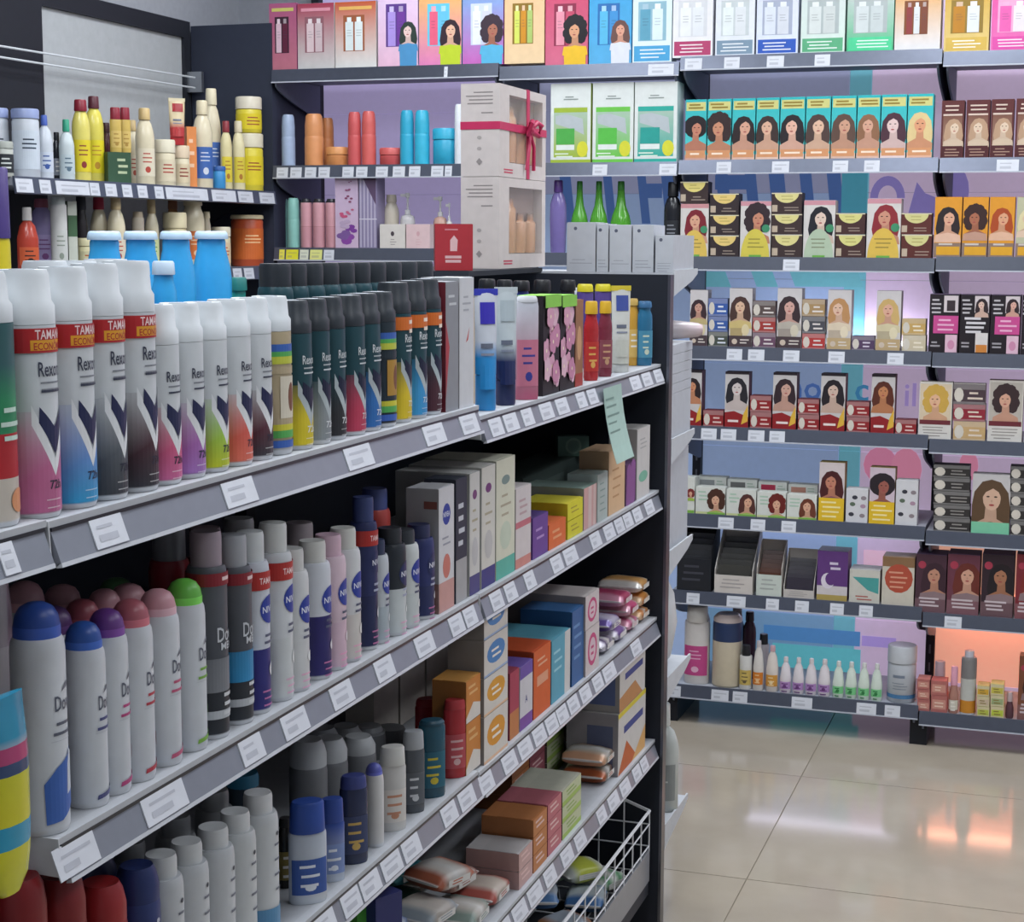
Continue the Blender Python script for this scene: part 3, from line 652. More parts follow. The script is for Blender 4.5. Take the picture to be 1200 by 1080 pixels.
K1 = [
 (0, 316, 348, 4, 'magenta hair kit box with a green label, leftmost on top shelf', kit('#a8557c', '#b9707f', '#3a2030', ['#d8b8c4', '#5c2038'], None, None, '#c9c06a', 1), '#a0507a'),
 (0, 349, 392, 4, 'pink and white hair kit box showing a pale pink bottle', kit('#a2344e', '#c9c8c6', '#8d5c66', ['#d9c3c6', '#cdb9bd'], None, None, '#d890a0', 2), '#d4d0d0'),
 (0, 393, 441, 2, 'red orange and white hair kit box with a yellow base label', kit('#c0572e', '#d8d9d6', '#9a5a3a', ['#d8e2e2', '#dce4e4'], None, None, '#e0b060', 3), '#d8d4ce'),
 (0, 443, 490, -14, 'lavender hair kit box with purple bottle and blue dress girl', kit('#ddc6e4', '#e2b6cc', '#5a3a86', ['#a890d8', '#6c3a94'], None, ('#2c3a34', '#e2c6c0', '#4d8fbf', .26, .5, 'long'), '#efe6a0', 4), '#c9a9cc'),
 (0, 491, 541, -14, 'rainbow hair kit box with a girl in a lime dress', kit('#e6b45a', '#dc7fb4', '#5fc0dc', ['#e0607e', '#63b9dc'], None, ('#33222c', '#e0b49a', '#b9cc30', .24, .55, 'long'), '#e7d14e', 5), '#6cc0dc'),
 (0, 542, 590, -14, 'magenta and blue hair kit box with a woman in blue', kit('#6fa6d6', '#c264b4', '#c6d0e4', ['#dfe2ee', '#c9cbe0'], None, ('#3a2c38', '#a86c58', '#57aed4', .22, .6, 'curly'), '#8fb6de', 6), '#b45aa4'),
 (0, 591, 638, -14, 'peach hair kit box with yellow and green bottles', kit('#e2b98c', '#e6c9a0', '#8a6a22', ['#cfd860', '#c98a24', '#a9bf6a'], None, None, '#d4d6cc', 7), '#e0bf92'),
 (1, 639, 689, -14, 'crimson hair kit box with a girl in a yellow top', kit('#c4486a', '#cf6a86', '#8a2c48', ['#e092a4', '#c04a66'], None, ('#1f1c22', '#d49c78', '#e6b92e', .2, .6, 'curly'), '#5fae9c', 8), '#b83e60'),
 (1, 690, 740, -14, 'bright blue hair kit box with two people in white', kit('#3f9fd4', '#57a9d8', '#2c6cae', ['#57b4dc', '#3f8fcc'], None, ('#6a4a44', '#dba088', '#d9dce6', .24, .5, 'long'), '#e0a0b4', 9), '#3a94cc'),
 (1, 741, 787, -14, 'white hair kit box with blue bottle and sky blue label', kit('#d8eaf0', '#dfeef2', '#8fb6c6', ['#5f9fb8', '#d8e8ee'], '#4aa0d0', None, None, 10), '#d6e6ec'),
 (2, 788, 835, -14, 'white hair kit box with crimson label', kit('#e4e4e8', '#e8e6ea', '#d4d6da', ['#e6e8ea', '#dfe2e6'], '#b0406a', None, None, 11), '#e0e0e6'),
 (2, 838, 884, -14, 'white hair kit box with a slate grey label', kit('#dfe2e6', '#dde2ea', '#c4ccce', ['#dfe6e6', '#d9dde0'], '#7a92a6', None, None, 12), '#d6dae0'),
 (2, 886, 935, -14, 'white hair kit box with a royal blue label', kit('#d8dcea', '#d6def0', '#a4acc0', ['#d4dae4', '#d0d4dc'], '#2f58b4', None, None, 13), '#ccd2e4'),
 (2, 938, 990, -14, 'pale hair kit box with a green label', kit('#cdd6d4', '#cfe0d6', '#aab4b4', ['#d0d6d4', '#c6ccca'], '#5aa87c', None, None, 14), '#c6d2cc'),
 (2, 992, 1047, -14, 'green gradient hair kit box with silver bottles', kit('#c2c8c8', '#3cb47c', '#a9b2b2', ['#c9d0d0', '#c0c8c8'], '#4cc890', None, None, 15), '#58b088'),
 (2, 1048, 1102, -14, 'orange and white hair kit box with small portraits', kit('#d9a050', '#dcdcde', '#7d4a2a', ['#8a3a3a', '#d4d6d8', '#7a4432'], None, None, '#e6d8b0', 16), '#d9cfc0'),
 (3, 1106, 1159, -14, 'gold hair kit box with white bottle', kit('#c9a040', '#dcc480', '#8f7430', ['#b57c24', '#d8dce0'], '#cfae54', None, None, 17), '#c6a24c'),
 (3, 1161, 1212, -14, 'bright pink hair kit box at the right edge', kit('#d9529a', '#e070b0', '#e6a0c4', ['#e060a8', '#dfd6dc'], '#d650a0', None, None, 18), '#d8559c'),
]
for m, x0, x1, yt, lab, art, col in K1:
    bbox(m, 1, x0, x1, yt, 'hair_kit_box', lab, art, col, d=.075)

# ROW 2 left: matched sets of bottles and jars
def cyl(col, cap, cf=.45): return lambda w, d, h: can(w/2, h, [(0, col), (1, col)], cap, 'slim', None, cf, None, col)
for x0, x1, yt, c, lab in ((327, 342, 134, '#9fb0cc', 'slim pale blue-grey bottle, leftmost beside the dark trim'), (353, 374, 133, '#d6915e', 'tall orange bottle with rounded top in front of another'), (405, 420, 131, '#c9585a', 'coral red bottle, left one of the coral pair'), (421, 437, 130, '#d0605c', 'coral red bottle, right one of the coral pair'),
                           (466, 482, 129, '#2fa6c8', 'cyan bottle, left one of the cyan pair'), (483, 500, 129, '#36b0d0', 'cyan bottle, right one next to the wide cyan tub')):
    bthing(0, 2, x0, x1, yt, 'hair_care_bottle', lab, cyl(c, mixc(c, '#000000', .04)))
bthing(0, 2, 374, 388, 138, 'hair_care_bottle', 'orange bottle half hidden behind the tall orange one', cyl('#b9784c', '#b9784c'), off=.08)
bthing(0, 2, 377, 403, 172, 'cream_jar', 'short orange cream jar beside the orange bottles', lambda w, d, h: jar(w/2, h, '#d08a54', '#d8955c', None, .4), 'jar')
bthing(0, 2, 440, 466, 173, 'cream_jar', 'short coral red cream jar between coral and cyan bottles', lambda w, d, h: jar(w/2, h, '#c25354', '#cf605e', None, .4), 'jar')
bthing(0, 2, 502, 532, 150, 'cream_jar', 'wide cyan tub next to the gift boxes', lambda w, d, h: jar(w/2, h, '#2ea0c2', '#34aacb', None, .3), 'jar')
bthing(0, 2, 531, 541, 122, 'hair_care_bottle', 'white bottle half hidden behind the upper gift box', cyl('#d6dae0', '#dfe3e8', .3))
# ROW 2 middle: cream kits
def creamkit(c1, c2):
    def f(w, h):
        a = Art(); a.rect(-w/2, 0, w/2, h, '#d9dedb'); a.rect(-w*.5, 0, w*.5, h*.05, c1); a.grad(-w*.42, h*.08, w*.42, h*.68, c1, '#a9c0b0'); a.rect(-w*.42, h*.64, w*.42, h*.7, c1)
        a.poly([(-w*.38, h*.5), (w*.1, h*.42), (w*.34, h*.36), (w*.3, h*.56), (-w*.1, h*.62), (-w*.38, h*.6)], '#b4bcc0'); a.rect(-w*.36, h*.24, w*.1, h*.44, c2); a.rect(-w*.36, h*.17, w*.1, h*.235, '#dfe6e2')
        a.ell(w*.3, h*.18, w*.14, h*.1, '#d4d23c'); a.lines(-w*.4, w*.1, h*.13, 2, h*.035, h*.015, '#dfeedd', 1); a.lines(-w*.18, w*.2, h*.84, 2, h*.03, h*.014, '#8a9490', 2); return a
    return f
bbox(1, 2, 645, 692, 98, 'cream_kit_box', 'white cream kit box with olive green panel', creamkit('#9db43c', '#4fa84c'), '#cfd8cc', d=.09, side='#b9d05a')
bbox(1, 2, 694, 742, 97, 'cream_kit_box', 'white cream kit box with bright green panel', creamkit('#6cc04c', '#58b84a'), '#cfd8cc', d=.09)
bbox(1, 2, 743, 793, 96, 'cream_kit_box', 'white cream kit box with teal panel', creamkit('#2fa698', '#2b9a90'), '#cfdcd8', d=.09)
# ROW 2: ten teal hair dye boxes
def teal(hair, skin, style, seed):
    def f(w, h):
        a = Art(); a.grad(-w/2, 0, w/2, h, '#58c4c4', '#2cb0b4'); a.rect(-w*.46, h*.82, w*.46, h*.96, '#c9c67e'); a.lines(-w*.4, w*.42, h*.93, 2, h*.05, h*.028, '#8f7a34', seed)
        a.portrait(0, h*.54, w*.92, hair, skin, None, style, seed); a.rect(-w*.5, 0, w*.5, h*.1, mixc(skin, '#ffffff', .15)); a.rect(-w*.46, h*.05, w*.46, h*.17, '#cf9266'); a.lines(-w*.32, w*.36, h*.13, 1, 1, h*.03, '#f2ddc8', seed); return a
    return f
E2 = [802, 828, 857, 885, 913, 943, 973, 1003, 1031, 1062, 1093]
H2 = [('#221b20', '#c08068', 'afro', 'black afro'), ('#352626', '#c58a6c', 'curly', 'dark curly hair'), ('#2a2022', '#d2a088', 'long', 'long black-brown hair'), ('#3a2c2a', '#d8ac92', 'long', 'dark brown hair'), ('#251f24', '#deb09c', 'long', 'straight black hair'),
      ('#4c3a36', '#dab49a', 'long', 'brown hair looking sideways'), ('#5c453c', '#c99a80', 'long', 'medium brown hair'), ('#8a6248', '#d0a088', 'long', 'light brown hair'), ('#4a2c38', '#dcc0bc', 'long', 'burgundy hair'), ('#d8c08a', '#d89a74', 'long', 'blonde hair')]
for i, (hr, sk, st, tx) in enumerate(H2):
    bbox(2, 2, E2[i]+.5, E2[i+1]-.5, 117-.75*i, 'hair_dye_box', 'teal hair dye box, %s from left, woman with %s' % (ORD[i], tx), teal(hr, sk, st, i), '#3cb4b8', d=.06, top='#58c8cc')
def maroon(seed):
    def f(w, h):
        a = Art(); a.rect(-w/2, 0, w/2, h, '#5b2c2c'); a.grad(-w*.42, h*.26, w*.42, h*.74, '#9a7a68', '#7a5244'); a.portrait(w*.05, h*.54, w*.75, '#b59478', '#d9c2aa', '#c9b49c', 'long', seed); a.rect(-w*.46, 0, w*.46, h*.22, '#4c2226')
        a.lines(-w*.36, w*.4, h*.17, 3, h*.05, h*.018, '#a88878', seed); a.lines(-w*.36, w*.4, h*.92, 2, h*.07, h*.025, '#d8c2b4', seed+3); a.rect(-w*.42, h*.74, w*.42, h*.77, '#d8c2b4'); return a
    return f
for i, (a, b) in enumerate(((1102, 1129), (1131, 1159), (1160, 1187), (1189, 1217))):
    bbox(3, 2, a, b, 118-.8*i, 'hair_dye_box', 'dark maroon hair dye box with a sepia portrait, %s from left' % ORD[i], maroon(i), '#4c2428', d=.06)

# ROW 3 left
for x0, x1, yt, c, k, lab in ((327, 336, 233, '#7fb4ac', '#7fb4ac', 'pale green bottle at the very left, partly hidden'), (334, 348, 232, '#86bcb2', '#86bcb2', 'pale green tall bottle beside the pink bottles')):
    bthing(0, 3, x0, x1, yt, 'hair_care_bottle', lab, cyl(c, k), off=.012 if x0 > 330 else .09)
for i, (x0, x1) in enumerate(((350, 363), (364, 378), (379, 393))):
    bthing(0, 3, x0, x1, 233, 'hair_care_bottle', 'dusty pink bottle with flat black cap, %s of three' % ORD[i], lambda w, d, h: can(w/2, h, [(0, '#c48f98'), (.48, '#c48f98'), (.49, '#a8747c'), (.5, '#cb97a0'), (1, '#cb97a0')], '#23242c', 'slim', None, .1, None, '#b98890'))
def orchid(w, h):
    a = Art(); a.grad(-w/2, 0, w/2, h, '#cdb4cc', '#c4b0cc'); rd = random.Random(3)
    for (u, v, r, c) in ((.1, .12, .34, '#8a4aa0'), (-.15, .2, .3, '#7c5a98'), (.2, .26, .22, '#7a3f96'), (-.05, .34, .22, '#b9a4c0'), (-.1, .48, .14, '#c85a80'), (.15, .52, .1, '#c86a8c'), (.1, .68, .1, '#8a4a6c'), (.05, .84, .09, '#9a5a80'), (.12, .95, .06, '#8a5a80')):
        for q in range(4): t = rd.random()*6; a.ell(w*(u+.12*math.cos(t)), h*v+w*.12*math.sin(t), w*r*.7, w*r*.4, c, n=8)
    return a
bbox(0, 3, 393, 420, 206, 'gift_box', 'tall pale box printed with purple orchids', orchid, '#b8a2c0', d=.07)
def stripes(w, h):
    a = Art(); a.rect(-w/2, 0, w/2, h, '#8d84a4'); [a.rect(-w*.45+w*.2*k, h*.02, -w*.37+w*.2*k, h*.98, '#b9b2c8') for k in range(5)]; a.poly([(-w*.3, h*.98), (w*.45, h*.98), (w*.45, h*.6)], '#5c4a66'); a.rect(-w/2, h*.4, w/2, h*.415, '#d0ccd8'); return a
bbox(0, 3, 421, 442, 206, 'gift_box', 'tall grey-lavender striped box beside the orchid box', stripes, '#8d84a4', d=.07)
def wbox(c, mark):
    def f(w, h):
        a = Art(); a.rect(-w/2, 0, w/2, h, c); a.ell(0, h*.62, w*.07, h*.1, mark); a.lines(-w*.1, w*.16, h*.4, 3, h*.1, h*.03, mixc(mark, c, .4), 2); return a
    return f
bbox(0, 3, 445, 475, 263, 'toiletry_box', 'low cream box with a small dark emblem', wbox('#d8d2cc', '#4a4048'), '#d8d2cc', d=.05, off=.002)
bbox(0, 3, 476, 504, 263, 'toiletry_box', 'low pale pink box next to the red gift box', wbox('#dcc0c2', '#d0a4aa'), '#d9c4c4', d=.05, off=.002)
bthing(0, 3, 447, 464, 228, 'lotion_bottle', 'cream lotion bottle behind the low cream box', lambda w, d, h: bottle(w, w, h, '#cfc6b6', '#c9bfae', .85, .34), off=.07)
bthing(0, 3, 466, 483, 226, 'pump_bottle', 'white pump bottle behind the low cream box', lambda w, d, h: pump(w, w*.8, h, '#d8d6d6', '#dfe0e2'), off=.07)
bthing(0, 3, 505, 521, 230, 'pump_bottle', 'peach pump bottle with white pump behind the red box', lambda w, d, h: pump(w, w*.8, h, '#d8b0a0', '#dcdcdc'), off=.07)
bthing(0, 3, 521, 529, 238, 'pump_bottle', 'small white pump bottle left of the lower gift box', lambda w, d, h: pump(w, w*.8, h, '#dcd8d4', '#dcdcdc'), off=.07)
# ROW 3 middle
bthing(1, 3, 641, 661, 211, 'shampoo_bottle', 'lavender shampoo bottle with dark purple cap', lambda w, d, h: bottle(w, w*.7, h, '#8f80c0', '#5a3c86', .7, .26, 'taper', caph=.16, mat='jelly'))
for i, (x0, x1) in enumerate(((666, 686), (688, 709), (712, 736))):
    bthing(1, 3, x0, x1, 212, 'shampoo_bottle', 'bright green tapered bottle above the white cartons, %s from left' % ORD[i], lambda w, d, h: bottle(w, w*.8, h, '#62b83e', '#3c8a34', .6, .17, 'cone', caph=.12, mat='jelly'), off=.03)
bthing(1, 3, 775, 796, 213, 'shampoo_bottle', 'black bottle with grey lettering beside the dye boxes', lambda w, d, h: bottle(w, w*.7, h, '#1e2026', '#17181d', .85, .3, 'round', '#26282e', '#8d9098', caph=.2))
# ROW 3: natural dye boxes
def halfdisc(c, dark, seed):
    def f(w, h):
        a = Art(); a.rect(-w/2, 0, w/2, h, dark); a.ell(0, h*.98, w*.4, h*.46, c, 180, 360); a.lines(-w*.2, w*.22, h*.86, 2, h*.14, h*.05, mixc(c, '#8a7a30', .5), seed); a.rect(-w*.48, h*.1, -w*.3, h*.42, '#b9a894'); a.lines(-w*.1, w*.42, h*.32, 2, h*.13, h*.05, mixc(dark, '#c9b8a8', .45), seed)
        a.rect(-w/2, h*.95, w/2, h, '#d8cfb0'); return a
    return f
def nat(hair, skin, disc, style, seed, corner='#b9345c'):
    def f(w, h):
        a = Art(); a.rect(-w/2, 0, w/2, h, '#cfcac6'); a.rect(-w/2, h*.92, w/2, h, mixc(corner, '#d8d0d0', .4)); a.portrait(w*.05, h*.7, w*.72, hair, skin, None, style, seed); a.ell(w*.34, h*.52, w*.13, w*.13, '#3f8a64'); a.ell(0, 0.002, w*.47, h*.5, disc, 0, 180)
        a.lines(-w*.28, w*.32, h*.34, 3, h*.07, h*.022, mixc(disc, '#5a5430', .6), seed); a.rect(-w*.2, 0, w*.2, h*.05, '#6aa84a'); return a
    return f
def stack(mod, row, x0, x1, tops, base_art, col, name, lab, d=.06, top=None, off=.012):
    z = ROWS[(mod, row)]
    for i, yt in enumerate(sorted(tops, reverse=True)):
        nm = lab % (['bottom', 'second', 'third', 'fourth', 'fifth', 'sixth'][i] if i < len(tops)-1 else ('top' if len(tops) > 1 else 'single'))
        z = bbox(mod, row, x0, x1, yt, name, nm, base_art(i), col, d=d, zb=z if i else None, top=top, off=off)
    return z
def at(a, i): return a
bbox(2, 3, 797, 830, 239, 'hair_dye_box', 'red-haired woman dye box at the left, partly behind white cartons', nat('#7a2430', '#d8a488', '#d8b85a', 'long', 1, '#b9243c'), '#c9c0b8', d=.06)
bbox(2, 3, 797, 830, 213, 'hair_dye_box', 'dark dye box with yellow half disc lying above the red-haired woman', halfdisc('#e0cf7c', '#3a2c2c', 2), '#3a2c2c', d=.06, zb=ROWS[(2, 3)]+sol_z(239, -1.15, YB+.012)-ROWS[(2, 3)]+.0016)
for k, (x0, x1, tops, c, dk, nm) in enumerate(((832, 866, (227, 252, 276), '#dfc478', '#33292c', 'left of the dark curly woman'), (904, 940, (226, 251, 275), '#d8cf8c', '#3c2e2e', 'right of the dark curly woman'), (979, 1014, (250, 275), '#d4cf84', '#452c2a', 'left of the red-haired woman'), (1056, 1092, (250, 275), '#cfc98a', '#5a2c28', 'right of the red-haired woman'))):
    stack(2, 3, x0, x1, tops, lambda i, c=c, dk=dk, k=k: halfdisc(c, dk, k*5+i), dk, 'hair_dye_box', '%s box of the half disc stack '+nm)
for x0, x1, yt, hr, sk, dc, st, lab in ((867, 903, 236, '#33262c', '#c4866c', '#cfc050', 'curly', 'dye box of a dark curly woman over a yellow disc'), (941, 978, 235, '#22222a', '#dcc4b4', '#aebfa6', 'long', 'dye box of a black-haired woman over a pale green disc'), (1015, 1055, 233, '#8a2c34', '#c99078', '#d6b450', 'long', 'dye box of a red-haired woman over a golden disc')):
    bbox(2, 3, x0, x1, yt, 'hair_dye_box', lab, nat(hr, sk, dc, st, x0), '#c4beb8', d=.06)
def amber(hair, skin, style, seed, bg='#d89430'):
    def f(w, h):
        a = Art(); a.rect(-w/2, 0, w/2, h, bg); a.portrait(0, h*.66, w*.8, hair, skin, mixc(skin, '#e0d0c0', .3), style, seed); a.rect(-w/2, 0, w/2, h*.24, '#8a7468'); a.rect(-w*.4, h*.04, w*.46, h*.18, '#d8a02c'); a.lines(-w*.4, w*.4, h*.235, 1, 1, h*.03, '#c9c0b8', seed); return a
    return f
for i, (x0, x1, hr, sk, st, tx) in enumerate(((1094, 1126, '#2c2426', '#d9a68a', 'long', 'black hair'), (1127, 1157, '#3a2624', '#a86a50', 'curly', 'dark curly hair'), (1158, 1188, '#a84a24', '#d8a07c', 'long', 'copper hair'), (1190, 1216, '#d8cca0', '#d8b89c', 'long', 'pale blonde hair'))):
    bbox(3, 3, x0, x1, 231, 'hair_dye_box', 'orange hair dye box, woman with '+tx, amber(hr, sk, st, i, '#d89430' if i < 3 else '#b9b89a'), '#a8641e', d=.06)

# ROW 4
def salon(hair, skin, topc, seed, bg='#c9c4c4'):
    def f(w, h):
        a = Art(); a.rect(-w/2, 0, w/2, h, bg); a.portrait(-w*.02, h*.7, w*.84, hair, skin, topc, 'long', seed); a.rect(-w/2, 0, w/2, h*.2, '#4a3c40' if sum(C(hair)) < .4 else '#b9a078'); a.rect(-w*.45, h*.2, w*.1, h*.33, mixc(topc, '#6a5a58', .4))
        a.ell(-w*.25, h*.1, w*.12, w*.12, '#c9b9a8'); a.lines(-w*.02, w*.42, h*.14, 2, h*.05, h*.02, '#d8d0c8', seed); a.ell(w*.22, h*.3, w*.17, h*.1, mixc(topc, '#e6dcc0', .5)); return a
    return f
def flatbox(c, c2, seed):
    def f(w, h):
        a = Art(); a.rect(-w/2, 0, w/2, h, mixc(c, '#c9c6c4', .25)); a.rect(-w/2, h*.12, w/2, h*.72, c); a.ell(-w*.32, h*.45, w*.15, h*.36, '#cfc8bc', n=10); a.lines(-w*.05, w*.44, h*.6, 2, h*.26, h*.1, c2, seed); return a
    return f
R4 = [(808, 829, 340, '#3c2a30', '#c99a88', '#b9a878', 'far left dye box of a dark-haired woman beside the blue stack'), (854, 881, 338, '#4a3430', '#d8b498', '#c9b478', 'dye box of a long brown-haired woman with hand to chin'), (910, 939, 338, '#3a2c30', '#d0a498', '#b4aca0', 'dye box of a dark-haired woman in pale top'), (969, 997, 340, '#b98a5c', '#dcb8a0', '#d8c8b0', 'dye box of a light blonde woman left of the bright gap'), (1026, 1055, 341, '#c9a86c', '#d8a890', '#d0c4a0', 'dye box of a golden blonde woman right of the bright gap')]
for i, (x0, x1, yt, hr, sk, tp, lab) in enumerate(R4): bbox(2, 4, x0, x1, yt, 'hair_dye_box', lab, salon(hr, sk, tp, 40+i), '#8d8280', d=.055)
stack(2, 4, 830, 853, (350, 371, 389), lambda i: flatbox(['#4a5048', '#3a5a9c', '#3a5aa0'][i], '#d8dce4', i), '#5a6a94', 'hair_dye_box', '%s blue dye box in the far left stack, fourth shelf')
stack(2, 4, 882, 909, (353, 372, 390), lambda i: flatbox(['#6a4a60', '#a03a36', '#5a4c4a'][i], '#dcd4d0', i), '#7a5a58', 'hair_dye_box', '%s dye box of the grey red and mauve stack')
stack(2, 4, 940, 967, (351, 371, 391), lambda i: flatbox(['#b03a38', '#4a4a52', '#a88a60'][i], '#dcd4d0', i), '#8a6a58', 'hair_dye_box', '%s dye box of the red black and tan stack')
stack(2, 4, 998, 1025, (394,), lambda i: flatbox('#54405e', '#d8d0dc', 5), '#54405e', 'hair_dye_box', '%s purple dye box lying in the bright gap')
stack(2, 4, 1057, 1085, (374, 393), lambda i: flatbox(['#c9bca0', '#c2a060'][i], '#e6dcc8', i), '#b9a884', 'hair_dye_box', '%s tan dye box at the right end, fourth shelf')
def blackpink(seed, pk, face):
    def f(w, h):
        a = Art(); a.rect(-w/2, 0, w/2, h, '#221c22'); a.lines(-w*.46, -w*.08, h*.92, 4, h*.07, h*.03, '#b9b4b8', seed); a.rect(-w*.02, h*.7, w*.46, h*.98, '#cfc4c6'); a.portrait(w*.22, h*.84, w*.4, '#33262a', face, None, 'long', seed) if face else a.rect(w*.08, h*.72, w*.36, h*.9, '#3a3034')
        if pk: a.rect(-w*.36, h*.34, w*.48, h*.64, '#c44c8c'); a.lines(-w*.25, w*.4, h*.58, 3, h*.08, h*.03, '#e6b0cc', seed); a.rect(w*.06, h*.02, w*.46, h*.32, '#d8b4c4'); a.ell(w*.26, h*.15, w*.12, h*.08, '#c98aa8')
        else: a.lines(-w*.36, w*.44, h*.62, 4, h*.075, h*.04, '#d0ccd0', seed); a.rect(w*.04, h*.03, w*.46, h*.36, '#d4cfcc'); a.rect(w*.06, h*.03, w*.44, h*.16, '#c9803c')
        a.lines(-w*.44, -w*.1, h*.2, 2, h*.06, h*.03, '#9a959a', seed+2); return a
    return f
for i, (x0, x1, pk, fc, tx) in enumerate(((1088, 1123, 1, None, 'first black box with pink block, beside the dark post'), (1124, 1159, 0, '#d8b8a8', 'black box with white lettering between two pink ones'), (1160, 1195, 1, '#d8a898', 'black box with pink block and small portrait'), (1196, 1222, 0, None, 'black box cut by the right edge, fourth shelf'))):
    bbox(3, 4, x0, x1, 345+i*.4, 'hair_treatment_box', tx, blackpink(i, pk, fc), '#1f1a20', d=.08, top='#7a6a88')

# ROW 5: red boxes
def red(hair, skin, seed):
    def f(w, h):
        a = Art(); a.rect(-w/2, 0, w/2, h, '#c4bfbe'); a.rect(-w/2, h*.96, w/2, h, '#2a2228'); a.portrait(0, h*.72, w*.84, hair, skin, None, 'long', seed); a.poly([(-w/2, 0), (w/2, 0), (w/2, h*.2), (-w*.1, h*.3), (-w/2, h*.27)], '#8d2226'); a.poly([(w*.2, h*.06), (w*.48, h*.12), (w*.48, h*.42), (w*.3, h*.26)], '#d8ac40'); a.lines(-w*.4, w*.2, h*.14, 1, 1, h*.04, '#e6d4d0', seed); return a
    return f
R5 = [(800, 822, 434, '#2c2022', '#c98a66', 'partly hidden by the end shelf'), (849, 877, 436, '#26242a', '#cfc4c0', 'looking over her shoulder with black hair'), (905, 933, 437, '#33242a', '#c9a090', 'with long dark brown hair, middle of the row'), (961, 990, 438, '#241e24', '#cfb4a4', 'with black hair in front of the teal print'), (1020, 1048, 439, '#5a2c20', '#c08058', 'with auburn hair and warm skin')]
for i, (x0, x1, yt, hr, sk, lab) in enumerate(R5): bbox(2, 5, x0, x1, yt, 'hair_dye_box', 'red-based dye box, woman '+lab, red(hr, sk, 60+i), '#5c2024', d=.055, top='#33262a')
for x0, x1, tops, lab in ((824, 848, (481,), 'at the far left'), (879, 904, (464, 483), 'second from the left'), (935, 960, (468, 486), 'in the middle'), (992, 1019, (471, 489), 'under the teal print'), (1049, 1074, (492,), 'at the right end')):
    stack(2, 5, x0, x1, tops, lambda i: flatbox('#8d262a', '#dcbcb4', i), '#6a2226', 'hair_dye_box', '%s small dark red dye box, stack '+lab)
def cream(hair, skin, style, seed):
    def f(w, h):
        a = Art(); a.rect(-w/2, 0, w/2, h, '#cfc9c0'); a.rect(-w*.47, h*.32, w*.47, h*.97, mixc(hair, '#d8d0c4', .65)); a.portrait(0, h*.7, w*.66, hair, skin, None, style, seed); a.rect(-w*.47, h*.26, w*.47, h*.34, '#6a2c34'); a.rect(-w/2, 0, w/2, h*.26, '#d0ccc6'); a.lines(-w*.4, w*.4, h*.22, 4, h*.05, h*.015, '#8a8480', seed); return a
    return f
bbox(3, 5, 1076, 1115, 448, 'hair_dye_box', 'cream dye box of a curly golden blonde woman', cream('#c9a24c', '#dcae8c', 'curly', 3), '#cfc9c0', d=.055)
bbox(3, 5, 1157, 1198, 446, 'hair_dye_box', 'cream dye box of a smiling curly brunette at the right', cream('#3a2a2c', '#d0a088', 'curly', 4), '#8a7470', d=.055)
bbox(3, 5, 1200, 1225, 447, 'hair_dye_box', 'green-tinged dye box cut by the right edge, fifth shelf', cream('#7a8a4c', '#d0a088', 'long', 5), '#b9bfa8', d=.055)
stack(3, 5, 1117, 1155, (450, 474, 494), lambda i: flatbox(['#c0a070', '#8d2a38', '#4a3a40'][i], '#d8c8b8', i), '#cfc9c0', 'hair_dye_box', '%s cream dye box between the blonde and the brunette')

# ROW 6
def small(hair, seed):
    def f(w, h):
        a = Art(); a.rect(-w/2, 0, w/2, h, '#d2d4cd'); a.lines(-w*.42, -w*.05, h*.85, 3, h*.14, h*.06, '#a9c4b0', seed); a.portrait(w*.2, h*.56, w*.52, hair, '#d8a88c', '#9ab84c', 'curly' if seed % 2 else 'long', seed); a.rect(-w/2, 0, w/2, h*.1, '#c9cf98'); a.rect(-w*.1, 0, w*.5, h*.09, '#7cae4c'); return a
    return f
E6 = [(815, 850, 571, '#4a2e24', 'curly brown'), (851, 886, 574, '#54302c', 'long brown'), (887, 921, 577, '#6a2420', 'long red'), (922, 957, 580, '#6a3828', 'auburn')]
for i, (x0, x1, yt, hr, tx) in enumerate(E6):
    bbox(2, 6, x0, x1, yt, 'hair_dye_box', 'low white dye box of a %s haired woman' % tx, small(hr, i+1), '#cfd2cc', d=.05)
    def back(w, h, i=i):
        a = Art(); a.rect(-w/2, 0, w/2, h, '#cdd0ca'); a.rect(-w*.4, h*.72, w*.1, h*.92, ['#8a8f90', '#6a6a6a', '#a8304a', '#b08070'][i]); a.lines(w*.15, w*.44, h*.9, 2, h*.08, h*.03, '#9ab0a0', i); return a
    bbox(2, 6, x0+1, x1+1, yt-12, 'hair_dye_box', 'taller white box standing behind the %s haired woman box' % tx, back, '#c9ccc6', d=.05, off=.075)
bbox(2, 6, 799, 814, 559, 'hair_dye_box', 'white dye box half hidden by the tall end-shelf carton', small('#7a3030', 3), '#cfd2cc', d=.05)
def yell(hair, skin, style, seed, bg):
    def f(w, h):
        a = Art(); a.rect(-w/2, 0, w/2, h, bg); a.portrait(0, h*.68, w*.84, hair, skin, '#7a4a5a', style, seed); a.rect(-w/2, 0, w/2, h*.4, '#e0b82c'); a.lines(-w*.42, w*.44, h*.34, 4, h*.08, h*.03, '#f0e0a0', seed); return a
    return f
bbox(2, 6, 959, 989, 542, 'hair_dye_box', 'yellow-based dye box of a wavy red-brown haired woman', yell('#4a2020', '#c08068', 'long', 1, '#d0c4c4'), '#8a7430', d=.055)
bbox(2, 6, 1018, 1048, 548, 'hair_dye_box', 'yellow-based dye box of a woman with big black afro', yell('#2a2228', '#9a5c50', 'afro', 2, '#cbb9c4'), '#8a7430', d=.055)
